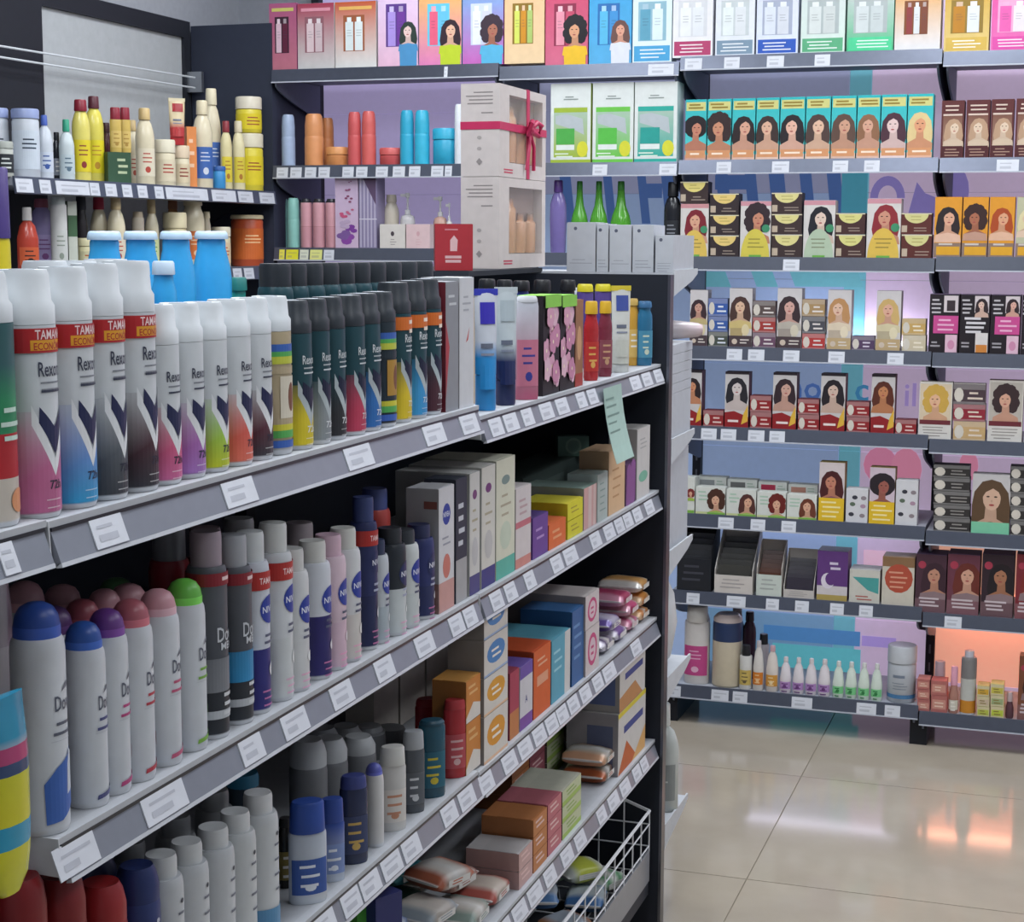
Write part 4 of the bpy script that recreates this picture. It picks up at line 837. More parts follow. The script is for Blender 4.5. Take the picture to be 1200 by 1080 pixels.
def spots(w, h):
    a = Art(); a.rect(-w/2, 0, w/2, h, '#d0cfd2')
    for k, (u, v) in enumerate(((-.25, .25), (.25, .22), (-.2, .55), (.28, .5), (-.1, .75), (.3, .74))): a.ell(w*u, h*v, w*.13, w*.1, ['#3a3a44', '#8a7f84', '#5a6a58', '#a88a9c'][k % 4], n=9)
    return a
bbox(2, 6, 991, 1017, 573, 'hair_dye_box', 'low white box with dark spots between the yellow boxes', spots, '#cfced2', d=.055)
bbox(2, 6, 1049, 1075, 563, 'hair_dye_box', 'white box with dark spots right of the afro box', spots, '#cfced2', d=.055)
stack(3, 6, 1094, 1137, (545, 560, 576, 592, 607), lambda i: flatbox('#33302f', '#8d8884', i+2), '#2c2a2a', 'hair_dye_box', '%s thin dark box of the stack left of the mint box')
stack(3, 6, 1184, 1222, (547, 563, 579, 595, 611), lambda i: flatbox('#33302f', '#8d8884', i+9), '#2c2a2a', 'hair_dye_box', '%s thin dark box of the stack at the right edge')
def mint(w, h):
    a = Art(); a.rect(-w/2, 0, w/2, h, '#c4c0c0'); a.portrait(0, h*.62, w*.95, '#5c4632', '#d0ac94', '#6a5040', 'long', 5); a.rect(-w/2, 0, w/2, h*.2, '#7cc4a0'); return a
bbox(3, 6, 1138, 1183, 556, 'hair_dye_box', 'dye box of a brown-haired woman with mint green base', mint, '#a8a4a4', d=.055)

# ROW 7: display trays
def tray(w, d, h, body, front, fill, n=6, lip=.38):
    P = [('tray_base', MB().box(-w/2, w/2, -d/2, d/2, 0, .003, body).mesh('tray_base', 'card')), ('tray_front', MB().box(-w/2, w/2, -d/2, -d/2+.002, .003, h*lip, front).mesh('tray_front', 'card')), ('tray_back', MB().box(-w/2, w/2, d/2-.002, d/2, .003, h, body).mesh('tray_back', 'card'))]
    for s in (-1, 1): P.append(('tray_side', MB().prism([(-d/2+.002, .003), (d/2-.002, .003), (d/2-.002, h), (d/2-.02, h), (-d/2+.002, h*lip*1.3)], 'x', s*w/2-(.002 if s > 0 else 0), s*w/2+(.002 if s < 0 else 0), body).mesh('tray_side', 'card')))
    for k in range(n):
        y = -d/2+.008+(d-.02)*k/n; t = .45+.42*k/n
        m = MB(); a = math.radians(12); hh = h*t
        m.prism([(y, .004), (y+.004, .004), (y+.004+hh*math.tan(a)*.3, hh), (y+hh*math.tan(a)*.3, hh)], 'x', -w*.43, w*.43, mixc(fill, '#ffffff', .03*k)); P.append(('sachet', m.mesh('sachet', 'gloss')))
    a = Art(); a.lines(-w*.35, w*.35, h*lip*.8, 3, h*lip*.2, h*lip*.07, mixc(front, '#5a5a66', .4), n); P.append(('front_print', a.flat(-d/2).mesh('front_print', 'card')))
    return P
def btray(x0, x1, yt, lab, body, front, fill, d=.13, lip=.38, n=6):
    x, y, z, w, h = bpos(2, 7, x0, x1, yt, .004, d); thing('display_tray', lab, 'display box', (x, y, z+.0004), 0, tray(w, d, h, body, front, fill, n, lip))
btray(793, 833, 616, 'glossy black display tray of sachets at the left', '#1d1e23', '#202228', '#2a2c32', .14, .5)
btray(837, 882, 623, 'white display tray of dark grey sachets', '#c4bfba', '#cbc4be', '#44433f', .16, .3)
btray(886, 916, 638, 'small white tray of brown sachets', '#b8b0a8', '#c4ccc4', '#5c3c30', .1, .42)
btray(918, 954, 649, 'white tray of dark sachets with pale lettering', '#c0bab4', '#bfb9b4', '#3a3640', .1, .2)
def purp(w, h):
    a = Art(); a.rect(-w/2, 0, w/2, h, '#c9c2c4'); a.rect(-w*.5, h*.3, w*.5, h, '#5f3a78'); a.ell(-w*.15, h*.4, w*.22, h*.16, '#d8d0dc'); a.ell(-w*.05, h*.44, w*.18, h*.13, '#5f3a78'); a.lines(-w*.1, w*.3, h*.78, 2, h*.1, h*.05, '#cfc4d8', 1); a.rect(-w/2, 0, w/2, h*.12, '#b09a58'); return a
bbox(2, 7, 957, 993, 646, 'hair_treatment_box', 'purple and white box with a white swirl, seventh shelf', purp, '#6a4a80', d=.09, top='#4a3c54')
def tealb(w, h):
    a = Art(); a.rect(-w/2, 0, w/2, h, '#c9c6bc'); a.poly([(-w*.4, h*.78), (w*.46, h*.78), (w*.46, h*.3), (w*.1, h*.4)], '#4c9c98'); a.lines(-w*.3, w*.3, h*.22, 2, h*.09, h*.04, '#b06a60', 1); return a
bbox(2, 7, 995, 1031, 668, 'hair_treatment_box', 'cream and teal box beside the red one, seventh shelf', tealb, '#b9b6b0', d=.09)
def redb(w, h):
    a = Art(); a.rect(-w/2, 0, w/2, h, '#c9c2b4'); a.rect(-w/2, h*.8, w/2, h, '#8a6a4c'); a.ell(w*.02, h*.56, w*.44, h*.3, '#b0503c'); a.lines(-w*.3, w*.34, h*.7, 4, h*.1, h*.035, '#d89a80', 1); return a
bbox(2, 7, 1033, 1071, 653, 'hair_treatment_box', 'cream box with a rust red oval, seventh shelf', redb, '#a88a6c', d=.09)
def plum(hair, skin, bg, seed):
    def f(w, h):
        a = Art(); a.rect(-w/2, 0, w/2, h, bg); a.ell(-w*.3, h*.82, w*.13, w*.13, '#a83c50'); a.portrait(w*.12, h*.66, w*.8, hair, skin, '#8a7478', 'long', seed); a.rect(-w/2, 0, w/2, h*.24, mixc(bg, '#8a6a70', .5)); a.lines(-w*.4, w*.44, h*.26, 3, h*.06, h*.03, '#c9bcc0', seed); return a
    return f
for i, (x0, x1, hr, sk, bg, tx) in enumerate(((1072, 1108, '#3c2630', '#c08c74', '#4a303c', 'with short dark hair'), (1109, 1147, '#6a3028', '#d0a088', '#6a3a48', 'smiling with reddish hair'), (1149, 1187, '#231c20', '#a87458', '#33242c', 'with straight black hair'), (1189, 1222, '#7a2c28', '#c08468', '#7a2c34', 'in red, cut by the right edge'))):
    bbox(3, 7, x0, x1, 650, 'hair_dye_box', 'plum dye box, woman '+tx, plum(hr, sk, bg, 80+i), '#3c2834', d=.1, top='#54405c')

# ROW 8
bthing(2, 8, 798, 828, 712, 'shampoo_bottle', 'white bottle with pink label square on the lowest shelf', lambda w, d, h: bottle(w, w*.7, h, '#d4cfcc', '#cfcbc6', .9, .42, 'straight', '#c04a86', '#e0b0c8', .2))
bthing(2, 8, 831, 866, 722, 'cream_bottle', 'large cream bottle with navy blue collar and pale lid', lambda w, d, h: can(w/2, h, [(0, '#c6baa2'), (.72, '#c8bca6'), (.72, '#28385c'), (1, '#28385c')], '#c6b6b2', 'slim', None, .12, None, '#b9ae98'), dr=1)
for i, (x0, x1, yt) in enumerate(((812, 830, 706), (852, 870, 714), (868, 884, 718))):
    bthing(2, 8, x0, x1, yt, 'shampoo_bottle', ['pale taller bottle behind the white one with pink label', 'dark bottle behind the cream bottle with navy collar', 'dark plum bottle at the back beside the cream bottle'][i], lambda w, d, h: bottle(w, w*.8, h, ['#b5aeaa', '#3c3038', '#4a3040'][i], ['#a8a09c', '#8a7f80', '#2c2028'][i], .88, .32, 'round'), off=.14)
bthing(2, 8, 865, 880, 757, 'developer_bottle', 'small white bottle with black cap and yellow label', lambda w, d, h: bottle(w, w, h, '#d2d0cc', '#1d1d22', .85, .34, 'straight', '#c9b060', '#6a5a40', .24))
bthing(2, 8, 881, 894, 752, 'developer_bottle', 'small white bottle with orange label, left of the pair', lambda w, d, h: bottle(w, w, h, '#d4cec8', '#c9c2c4', .62, .22, 'round', '#d07a2c', '#e8c090', .12))
bthing(2, 8, 896, 911, 758, 'developer_bottle', 'small white bottle with amber label next to the purple bottles', lambda w, d, h: bottle(w, w, h, '#d6ccc4', '#d0a8b0', .62, .22, 'round', '#cf9440', '#e8cfa0', .12))
bthing(2, 8, 886, 900, 744, 'developer_bottle', 'black-capped bottle standing behind the orange labelled ones', lambda w, d, h: bottle(w, w, h, '#c2bcc0', '#23242a', .85, .36, 'straight', None, None, .2), off=.09)
P8 = [912, 927, 942, 957, 973]; Q8 = [974, 989, 1004, 1019, 1034]
for i in range(4):
    bthing(2, 8, P8[i]+.5, P8[i+1]-.5, 771+i*1, 'developer_bottle', 'small white bottle with lilac label, %s of four' % ORD[i], lambda w, d, h: bottle(w, w, h, '#d6cfd2', '#d8cfd0', .55, .2, 'round', '#b08ac0', '#6a3c78', .14, seed=4))
    bthing(2, 8, Q8[i]+.5, Q8[i+1]-.5, 776+i*1, 'developer_bottle', 'small white bottle with green label, %s of four' % ORD[i], lambda w, d, h: bottle(w, w, h, '#cdd8cc', '#d4d6d2', .55, .2, 'round', '#7cc98a', '#2f7a44', .14, seed=5))
bthing(2, 8, 1037, 1072, 759, 'bleach_tub', 'large pale grey tub with a blue band', lambda w, d, h: jar(w/2, h, '#b4b8be', '#bcbfc4', None, .3)+[('label_print', Art().rect(-w*.9, h*.08, w*.9, h*.15, '#4a7aa4').lines(-w*.35, w*.4, h*.5, 1, 1, h*.05, '#7a8494', 2).lines(-w*.3, w*.3, h*.36, 3, h*.05, h*.015, '#8a929c', 1).wrap(w/2*.97).mesh('label_print', 'card'))], 'tub')
def pinkb(s): return lambda w, h: Art().rect(-w/2, 0, w/2, h, '#b06a64').rect(-w*.42, h*.2, w*.42, h*.75, '#c98f80').lines(-w*.3, w*.3, h*.6, 2, h*.2, h*.08, '#e6c8b4', s)
stack(3, 8, 1075, 1090, (796, 808, 820), lambda i: pinkb(i), '#b0706a', 'nail_care_box', '%s small rosy box of the left stack, lowest shelf')
stack(3, 8, 1091, 1110, (798, 815), lambda i: pinkb(i+4), '#b4625e', 'nail_care_box', '%s rosy box of the wider stack, lowest shelf')
bthing(3, 8, 1092, 1108, 776, 'nail_polish_bottle', 'pale round-capped bottle on the wider rosy stack', lambda w, d, h: bottle(w, w, h, '#c98a90', '#d8c4cc', .7, .4, 'round', caph=.4), zb=None, off=.085)
bthing(3, 8, 1111, 1123, 782, 'nail_polish_bottle', 'small brown bottle with pink cap beside the amber one', lambda w, d, h: bottle(w, w, h, '#a87a6c', '#dca0b4', .7, .36, 'round', '#d4cfc0', None, .4))
bthing(3, 8, 1124, 1143, 764, 'nail_remover_bottle', 'tall clear bottle with grey collar and amber base', lambda w, d, h: can(w/2, h, [(0, '#c9862c'), (.26, '#c9862c'), (.26, '#bfc0ba'), (.66, '#bfc0ba'), (.66, '#7e7c7c'), (1, '#7e7c7c')], '#d0ccd4', 'flat', None, .14, w*.3))
def yb(c): return lambda w, h: Art().rect(-w/2, 0, w/2, h, '#cfc49c').rect(-w*.44, h*.15, w*.44, h*.7, c).lines(-w*.3, w*.3, h*.6, 2, h*.25, h*.1, '#8a7a40', 1)
stack(3, 8, 1145, 1160, (804, 816, 828), lambda i: yb(['#b9c050', '#c9b49c', '#d0a43c'][i]), '#c0b070', 'nail_care_box', '%s small yellow box of the left column, lowest shelf')
stack(3, 8, 1161, 1177, (802, 815, 828), lambda i: yb(['#bcc848', '#9aa87c', '#c4b850'][i]), '#c0b870', 'nail_care_box', '%s small lime box of the right column, lowest shelf')
bthing(3, 8, 1178, 1188, 812, 'nail_polish_bottle', 'little dark bottle beside the lime boxes', lambda w, d, h: bottle(w, w, h, '#5c3c44', '#b9a4a4', .7, .36, 'round', caph=.35))
bbox(3, 8, 1192, 1222, 770, 'hair_dye_box', 'tall brown box with a portrait at the lower right edge', plum('#3a2420', '#b07a5c', '#7a4a34', 9), '#6a4030', d=.06)

# ================================================================== GONDOLA, placing helpers
def dep(p): return (Vector(p)-Vector((0, 0, EYE))).dot(_f)
def grow(n, mod, items, name, cat, rdef, off=.003, rot=94, zb=None, group=None):
    """a row of cans by the pixel of each one's right edge: (limb px, top py, builder(r, h), label[, r])"""
    z = zb if zb is not None else GZ[(n, mod)]; X = XG-.004-rdef-off
    ys = [limb_y(it[0], X, z+.08, it[4] if len(it) > 4 else rdef) for it in items]
    for i, it in enumerate(items):
        r = it[4] if len(it) > 4 else rdef
        for j in (i-1, i+1):
            if 0 <= j < len(items): r = min(r, abs(ys[i]-ys[j])*.497)
        y = limb_y(it[0], X, z+.08, r); y = ys[i] if len(items) > 1 and r < rdef*.9 else y
        h = sol_z(it[1], X, y)-z
        thing(name, it[3], cat, (X, ys[i], z+.0004), rot+(i*37 % 7)-3, it[2](r, h), group)
def gbox(n, mod, x0, x1, yt, d, name, label, art=None, col='#d8dadf', off=.004, cat='box', side=None, top=None, sideart=None, zb=None, mat='card', h=None, rot=90):
    z = zb if zb is not None else GZ[(n, mod)]; X = XG-.004-off
    y0, y1 = sol_y(x0, X, z+.05), sol_y(x1, X, z+.05); w = y1-y0-.0015; h = h or sol_z(yt, X, y0)-z
    if y1 > GY2-.004: y0 -= y1-GY2+.004; y1 = GY2-.004
    thing(name, label, cat, (X-d/2, (y0+y1)/2, z+.0004), rot, carton(w, d, h, col, art(w, h) if art else None, side, top, sideart(d, h) if sideart else None, mat)); return z+h+.0012
def ground_(X, z, x0, x1, yt, fn, name, label, cat, rot=60, zl=None, tilt=None, kx=1.1):
    y = sol_y((x0+x1)/2, X, z+.05); w = (x1-x0)*dep((X, y, z))/FPX*kx; h = sol_z(yt, X, y)-z
    if X > -1.25 and y > GY2-.006-w*.5: y = GY2-.006-w*.5
    return thing(name, label, cat, (X, y, z+.0004), rot, fn(w, h), None, tilt)
def gr(n, mod, x0, x1, yt, off, fn, name, label, cat='bottle', rot=40, zb=None, kx=1.08):
    return ground_(XG-.010-off, GZ[(n, mod)] if zb is None else zb, x0, x1, yt, fn, name, label, cat, rot, kx=kx)

# ---- TOP SHELF, module at the left edge
grow(1, 0, [(20, 318, lambda r, h: can(r, h, [(0, '#c9c0b4'), (.24, '#c9c0b4'), (.24, '#b3242c'), (.46, '#b3242c'), (.46, '#2c8a5c'), (.62, '#2c8a5c'), (.8, '#2f5c60'), (1, '#2f5c60')], '#c9ced2', 'big', Art().lines(-.4*r, .7*r, .47*h, 3, .012, .004, '#c9e0d4', 2).ell(.3*r, .1*h, .4*r, .05*h, '#d89468'), .2), 'green and red spray can with cream base at the left edge')], 'deodorant_can', 'can', .029)
# ---- TOP SHELF: white spray cans with chevrons
S1 = [(69, 316, dict(col='#c06a94', strip=True), 'pink'), (113, 313, dict(col='#35a0d4', col2='#6a90d0', strip=True), 'sky blue'), (149, 309, dict(col='#3c3f46', col2='#5a6068', strip=True), 'charcoal'), (184, 306, dict(col='#34343c', col2='#4a2430', strip=True), 'black and maroon')]
grow(1, 1, [(p, t, lambda r, h, k=k: rexona(r, h, **k), 'large white spray can with %s base and red price band' % nm) for p, t, k, nm in S1], 'deodorant_can', 'can', .0275)
S2 = [(213, 357, dict(col='#d06a9c', col2='#d05a80'), 'hot pink'), (241, 355, dict(col='#a878c0', col2='#a868b0'), 'lilac'), (268, 354, dict(col='#c2cc2c', col2='#9cc84c'), 'lime yellow'), (295, 351, dict(col='#e0705c', col2='#d85c50'), 'orange red'), (320, 349, dict(col='#3c3a42', col2='#5c2434'), 'dark maroon')]
grow(1, 1, [(p, t, lambda r, h, k=k: rexona(r, h, **k), 'white spray can with %s base and navy chevron' % nm) for p, t, k, nm in S2]
     + [(343, 347, lambda r, h: rainbow(r, h), 'gold spray can with rainbow bands and white cap')], 'deodorant_can', 'can', .026)
S3 = [(366, 352, dict(col='#dcc82c', dark=True), 'yellow base'), (389, 350, dict(col='#8d9498', dark=True), 'silver base'), (407, 348, dict(col='#2c2c30', dark=True), 'black base'), (428, 346, dict(col='#c0405c', dark=True), 'red base'), (446, 344, dict(col='#3070b8', dark=True), 'blue base')]
grow(1, 1, [(p, t, lambda r, h, k=k: rexona(r, h, **k), 'dark teal spray can with '+nm) for p, t, k, nm in S3]
     + [(464, 342, lambda r, h: rainbow(r, h, True), 'dark spray can with rainbow bands and gold panel')]
     + [(482, 331, lambda r, h: rexona(r, h, col='#e0c42c', dark=True, strip2='#d8702c'), 'dark teal spray can with yellow base and orange band'), (500, 329, lambda r, h: rexona(r, h, col='#3c98d4', dark=True, strip2='#d8702c'), 'dark teal spray can with sky blue base and orange band'), (517, 327, lambda r, h: rexona(r, h, col='#4a2430', dark=True, strip2='#d8702c'), 'dark teal spray can with maroon base and orange band')], 'deodorant_can', 'can', .0245)
# second rows
grow(1, 1, [(p, t, lambda r, h: rexona(r, h, col='#c06a94', strip=True), 'large white spray can in the second row, only its cap showing, %s' % nm) for p, t, nm in ((92, 306, 'nearest'), (126, 306, 'middle'), (160, 304, 'farthest'))], 'deodorant_can', 'can', .0275, off=.066)
grow(1, 1, [(346+i*18.2, 309-.3*i, lambda r, h: rexona_back(r, h), 'tall dark capped spray can in the back row, %s from left' % ORD[i]) for i in range(10)], 'deodorant_can', 'can', .024, off=.10)
def dkbox(w, h): return Art().rect(-w/2, 0, w/2, h, '#8f9298').poly([(-w/2, h*.1), (-w*.2, h*.5), (-w/2, h*.7)], '#b04048').lines(-w*.3, w*.4, h*.9, 2, h*.06, h*.02, '#c9ccd0', 1)
gbox(1, 1, 522, 537, 331, .05, 'razor_box', 'tall grey box with maroon side at the end of the cans', dkbox, '#9a9ca2', side='#6a2430')
gbox(1, 1, 538, 555, 326, .06, 'razor_box', 'tall white box with small red mark below the red gift box', lambda w, h: Art().rect(-w/2, 0, w/2, h, '#d0d2d6').poly([(-w*.05, h*.5), (w*.2, h*.62), (w*.1, h*.52)], '#c04a44').lines(-w*.3, w*.3, h*.86, 3, h*.05, h*.015, '#a8abb2', 2), '#c9ccd0', side='#a8abb0')

# ---- TOP SHELF, second module
gr(1, 2, 548, 559, 350, .07, lambda w, h: carton(w, .04, h, '#c9b49c', Art().rect(-w/2, 0, w/2, h*.5, '#d07a50').lines(-w*.4, w*.4, h*.9, 4, h*.1, h*.04, '#5a8a4c', 1)), 'toothpaste_box', 'narrow tan and green carton beside the blue and white tube', 'box', 80)
gr(1, 2, 556, 582, 340, .012, lambda w, h: tube(w, h, '#cdd2dc', '#2f8ed0', '#3c44b8', '#2f8ed0', .3, .034, 1, '#4038b0'), 'lotion_tube', 'white squeeze tube with violet and bright blue patches', 'tube', 38, kx=1.1)
gr(1, 2, 580, 605, 338, .01, lambda w, h: tube(w, h, '#c4ced2', '#27305a', '#c4ced2', '#27305a', .22, .034, 2, '#b0bcc2'), 'lotion_tube', 'pale silver squeeze tube with navy foot', 'tube', 38, kx=1.1)
gr(1, 2, 604, 630, 347, .008, lambda w, h: bottle(w, w*.6, h, ['#b8607c', '#c4c6d0'], '#d2d4da', .9, .45, 'straight', '#c87890', '#3a3f90', .06, seed=2), 'shower_gel_bottle', 'pink shower gel bottle with white top', 'bottle', 38, kx=1.1)
for i, (a, b) in enumerate(((562, 579), (583, 599), (602, 619))):
    gr(1, 2, a, b, 327+i, .12, lambda w, h: bottle(w*1.35, w, h, '#3c4a9a', '#15161c', .88, .4, 'round', caph=.1), 'shower_gel_bottle', 'blue bottle with black cap in the back row, %s from left' % ORD[i])
def floral(w, h):
    a = Art(); a.rect(-w/2, 0, w/2, h, '#1f1a20'); rd = random.Random(5)
    for k in range(11):
        u, v = (rd.random()-.5)*.7*w, (.1+.75*rd.random())*h
        for q in range(5): t = q*1.256; a.ell(u+w*.12*math.cos(t), v+w*.12*math.sin(t), w*.13, w*.12, ['#d8a0b8', '#c988a8', '#e0b8c8'][k % 3], n=7)
        a.ell(u, v, w*.04, w*.04, '#f0e0c0', n=6)
    a.rect(-w/2, h*.88, w/2, h, '#8acc4c'); return a
gbox(1, 2, 636, 655, 347, .05, 'bath_oil_box', 'black box with pink flowers and green top, nearer one', floral, '#221c22', top='#8acc4c')
gbox(1, 2, 656, 673, 347, .05, 'bath_oil_box', 'black box with pink flowers and green top, farther one', floral, '#221c22', top='#8acc4c')
for i, (a, b) in enumerate(((626, 644), (657, 673))): gr(1, 2, a, b, 328, .13, lambda w, h: bottle(w*1.3, w, h, '#2a2a30', '#17181c', .86, .4, 'round', caph=.12), 'shower_gel_bottle', ['black bottle behind the nearer flowered box', 'black bottle behind the farther flowered box'][i])
gbox(1, 2, 674, 683, 352, .06, 'bath_oil_box', 'narrow brown box between the flowered boxes and red bottles', lambda w, h: Art().rect(-w/2, 0, w/2, h, '#9a6a48').ell(0, h*.5, w*.3, h*.2, '#c99a70').rect(-w/2, 0, w/2, h*.15, '#a83c34'), '#8a5a40')
gr(1, 2, 684, 701, 353, .012, lambda w, h: bottle(w, w*.7, h, '#b02c30', '#d8ac2c', .85, .4, 'round', '#c03a34', '#e0b060', .16, seed=3), 'shower_gel_bottle', 'red bottle with yellow cap on the top shelf')
gr(1, 2, 701, 717, 353, .012, lambda w, h: bottle(w, w*.7, h, '#7a3040', '#d8ac2c', .85, .4, 'round', '#8a4a54', '#c9a07c', .16, seed=4), 'shower_gel_bottle', 'plum bottle with yellow cap on the top shelf')
for i, (a, b) in enumerate(((676, 694), (697, 715))): gr(1, 2, a, b, 333, .11, lambda w, h: bottle(w*1.05, w*.8, h, '#5a4a90', '#d8cc2c', .9, .46, 'straight', caph=.09), 'shower_gel_bottle', ['purple bottle with wide yellow cap behind the red bottle', 'purple bottle with wide yellow cap behind the plum bottle'][i])
gr(1, 2, 716, 738, 336, .012, lambda w, h: tube(w, h, '#d2d4cf', '#c9ccc8', '#dcc83c', '#c4c6bc', .1, .03, 6, '#4858a0'), 'lotion_tube', 'white tube with yellow crimp above the mint note', 'tube', 38, kx=1.1)
gr(1, 2, 734, 748, 350, .035, lambda w, h: bottle(w, w*.7, h, '#c99a3c', '#c9a85c', .88, .4, 'round', '#d8b464', None, .1), 'shower_gel_bottle', 'amber bottle between the white tube and blue bottle')
gr(1, 2, 746, 764, 353, .012, lambda w, h: bottle(w, w*.75, h, '#2c6c90', '#3a6a94', .88, .42, 'round', '#4a8ca8', '#c9d4c0', .1, seed=5), 'shower_gel_bottle', 'teal blue bottle nearest the end panel')
gr(1, 2, 733, 753, 331, .17, lambda w, h: bottle(w*1.05, w*.8, h, '#3c4a84', '#cdd2dc', .9, .46, 'straight', caph=.1), 'shower_gel_bottle', 'blue bottle with wide white cap at the back')
# mint note hanging from the rail
X = XG+.012; z1 = 1.285-.012
ya, yb = sol_y(707, X, z1), sol_y(728, X, z1); zb = sol_z(540, X, sol_y(718, X, 1.1))
nt_ = thing('paper_note', 'mint green handwritten paper note hanging from the top rail', 'note', (X, (ya+yb)/2, zb))
m = MB(); N = 5
for k in range(N):
    t0, t1 = k/N, (k+1)/N; f0, f1 = .02*t0*t0, .02*t1*t1; s0, s1 = .03*t0, .03*t1
    m.face([(X+f0, ya+s0, z1+(zb-z1)*t0), (X+f1, ya+s1, z1+(zb-z1)*t1), (X+f1, yb+s1, z1+(zb-z1)*t1), (X+f0, yb+s0, z1+(zb-z1)*t0)], '#a9c6bc')
    m.face([(X+f0-.0006, ya+s0, z1+(zb-z1)*t0), (X+f0-.0006, yb+s0, z1+(zb-z1)*t0), (X+f1-.0006, yb+s1, z1+(zb-z1)*t1), (X+f1-.0006, ya+s1, z1+(zb-z1)*t1)], '#a9c6bc')
wpart(nt_, 'paper', m, 'card')
m = MB()
for k, v in enumerate((.14, .24, .36, .46, .58)):
    zz = z1+(zb-z1)*v; f = .02*v*v+.0008; s = .03*v; m.face([(X+f, ya+s+.01, zz), (X+f, ya+s+.01+(yb-ya)*(.45+.1*(k % 3)), zz), (X+f, ya+s+.01+(yb-ya)*(.45+.1*(k % 3)), zz-.004), (X+f, ya+s+.01, zz-.004)], '#7f9c94')
wpart(nt_, 'handwriting', m, 'card')

# ================================================================== SECOND SHELF
D1 = [(80, 705, '#2c4c9c', '#3d66b4', True, 'large white spray can with royal blue domed cap and blue swirl', .0245), (129, 728, '#3058a8', '#4a4f80', False, 'white spray can with blue domed cap, second in the front row', .0225), (154, 713, '#6a3a88', '#b84880', False, 'white spray can with purple domed cap', .0215), (181, 702, '#b0606c', '#b83c4c', False, 'white spray can with dusty red and pink domed cap', .0215), (212, 690, '#d09aa4', '#c05a7c', False, 'white spray can with pale pink domed cap', .0215), (242, 678, '#6cc04c', '#7cb048', False, 'white spray can with bright green domed cap', .0215)]
grow(2, 1, [(p, t, lambda r, h, c=c, a=a, b=b: dove(r, h, c, a, b), lab, r) for p, t, c, a, b, lab, r in D1], 'deodorant_can', 'can', .0225)
D2 = [(92, 710, '#5c3a70', 'purple domed cap right behind the large blue one'), (126, 702, '#9a4c58', 'dark red domed cap in the second row'), (151, 690, '#b07e88', 'pink domed cap in the second row'), (178, 684, '#b98790', 'rosy domed cap in the second row')]
grow(2, 1, [(p, t, lambda r, h, c=c: dove(r, h, c, '#9a8090'), 'white spray can with '+nm) for p, t, c, nm in D2], 'deodorant_can', 'can', .0225, off=.055)
D3 = [(60, 681, '#b98a92', 'pale pink cap in the third row, nearest'), (102, 685, '#c09098', 'pink cap in the third row'), (163, 677, '#5c8a5c', 'dull green cap in the third row')]
grow(2, 1, [(p, t, lambda r, h, c=c: dove(r, h, c, '#9a8090'), 'white spray can with '+nm) for p, t, c, nm in D3], 'deodorant_can', 'can', .0225, off=.11)
grow(2, 1, [(20, 676, lambda r, h: can(r, h, [(0, '#a89aa4'), (1, '#b5a6b0')], '#a08a98', 'slim', None, .3), 'mauve can at the left edge behind the blue capped one')], 'deodorant_can', 'can', .022, off=.07)
M1 = [(268, 622, lambda r, h: dovemen(r, h, '#7d8188'), 'dark grey spray can with silver band', .022), (297, 626, lambda r, h: dovemen(r, h, '#2f8ec4'), 'dark grey spray can with bright blue band', .022),
      (318, 622, lambda r, h: nivea(r, h, '#cdd2dc', '#2c2c78', '#d4d8da', True), 'white spray can with navy foot and red price band'), (344, 612, lambda r, h: nivea(r, h, '#d2d6da', '#cdd2d4', '#d4d6d4', True), 'white spray can with red price band and black lettering'),
      (363, 642, lambda r, h: nivea(r, h, '#d2d4d6', '#d0d2d4', '#cfd0ce'), 'short white spray can between two taller ones'), (388, 633, lambda r, h: nivea(r, h, '#d0d4dc', '#2c2868', '#d6d6d2', False, .58), 'white spray can with navy lower half and pink lettering'),
      (406, 626, lambda r, h: nivea(r, h, '#d8c0cc', '#d4b8c8', '#d4b4c4'), 'pale pink spray can'), (423, 618, lambda r, h: nivea(r, h, '#d4d6d8', '#d0ccc8', '#d6d8d2'), 'white spray can with orange mark'),
      (446, 582, lambda r, h: nivea(r, h, '#2a3260', '#222a54', '#3a4678', True), 'tall navy spray can with red price band'), (459, 632, lambda r, h: nivea(r, h, '#c4cad0', '#b0bcc4', '#2f3a58'), 'small white can with navy cap'),
      (476, 618, lambda r, h: nivea(r, h, '#2a3038', '#c9d0d2', '#2c3036', False, .55), 'black and white spray can with dark cap'), (491, 620, lambda r, h: nivea(r, h, '#d0d4d4', '#c9cfd0', '#3a3f46'), 'white spray can with dark cap and vertical lettering'), (509, 614, lambda r, h: nivea(r, h, '#2c3468', '#28305c', '#2c3258'), 'small navy spray can beside the cartons')]
grow(2, 1, M1, 'deodorant_can', 'can', .0225)
M2 = [(225, 616, '#7e8086', '#8d2430', 'grey cap and dark red band'), (266, 618, '#9a828c', '#8d2430', 'mauve cap and dark red band'), (304, 607, '#a9aaac', '#b0b2b4', 'pale grey cap, second row'), (372, 612, '#b0a4a8', '#b0b2b4', 'dull pink-grey cap, second row'), (458, 572, '#4a5690', '#c04a44', 'blue cap and red band, tallest at the back')]
grow(2, 1, [(p, t, lambda r, h, c=c, b=b: can(r, h, [(0, '#7d8088'), (.86, '#7d8088'), (.86, b), (1, b)], c, 'flat', None, .2, r*.8), 'spray can in the back with '+nm) for p, t, c, b, nm in M2], 'deodorant_can', 'can', .0225, off=.06)
def nbox(w, h): return Art().rect(-w/2, 0, w/2, h, '#d2d2d6').ell(0, h*.78, w*.26, w*.26, '#2b3f9c').text('NIVEA', 0, h*.78, w*.13, '#e6e9f2', w*.42).rect(-w/2, 0, w/2, h*.24, '#c99a94').ell(0, h*.36, w*.25, h*.1, '#c9786c').lines(-w*.3, w*.3, h*.6, 2, h*.05, h*.015, '#9a9ca8', 1)
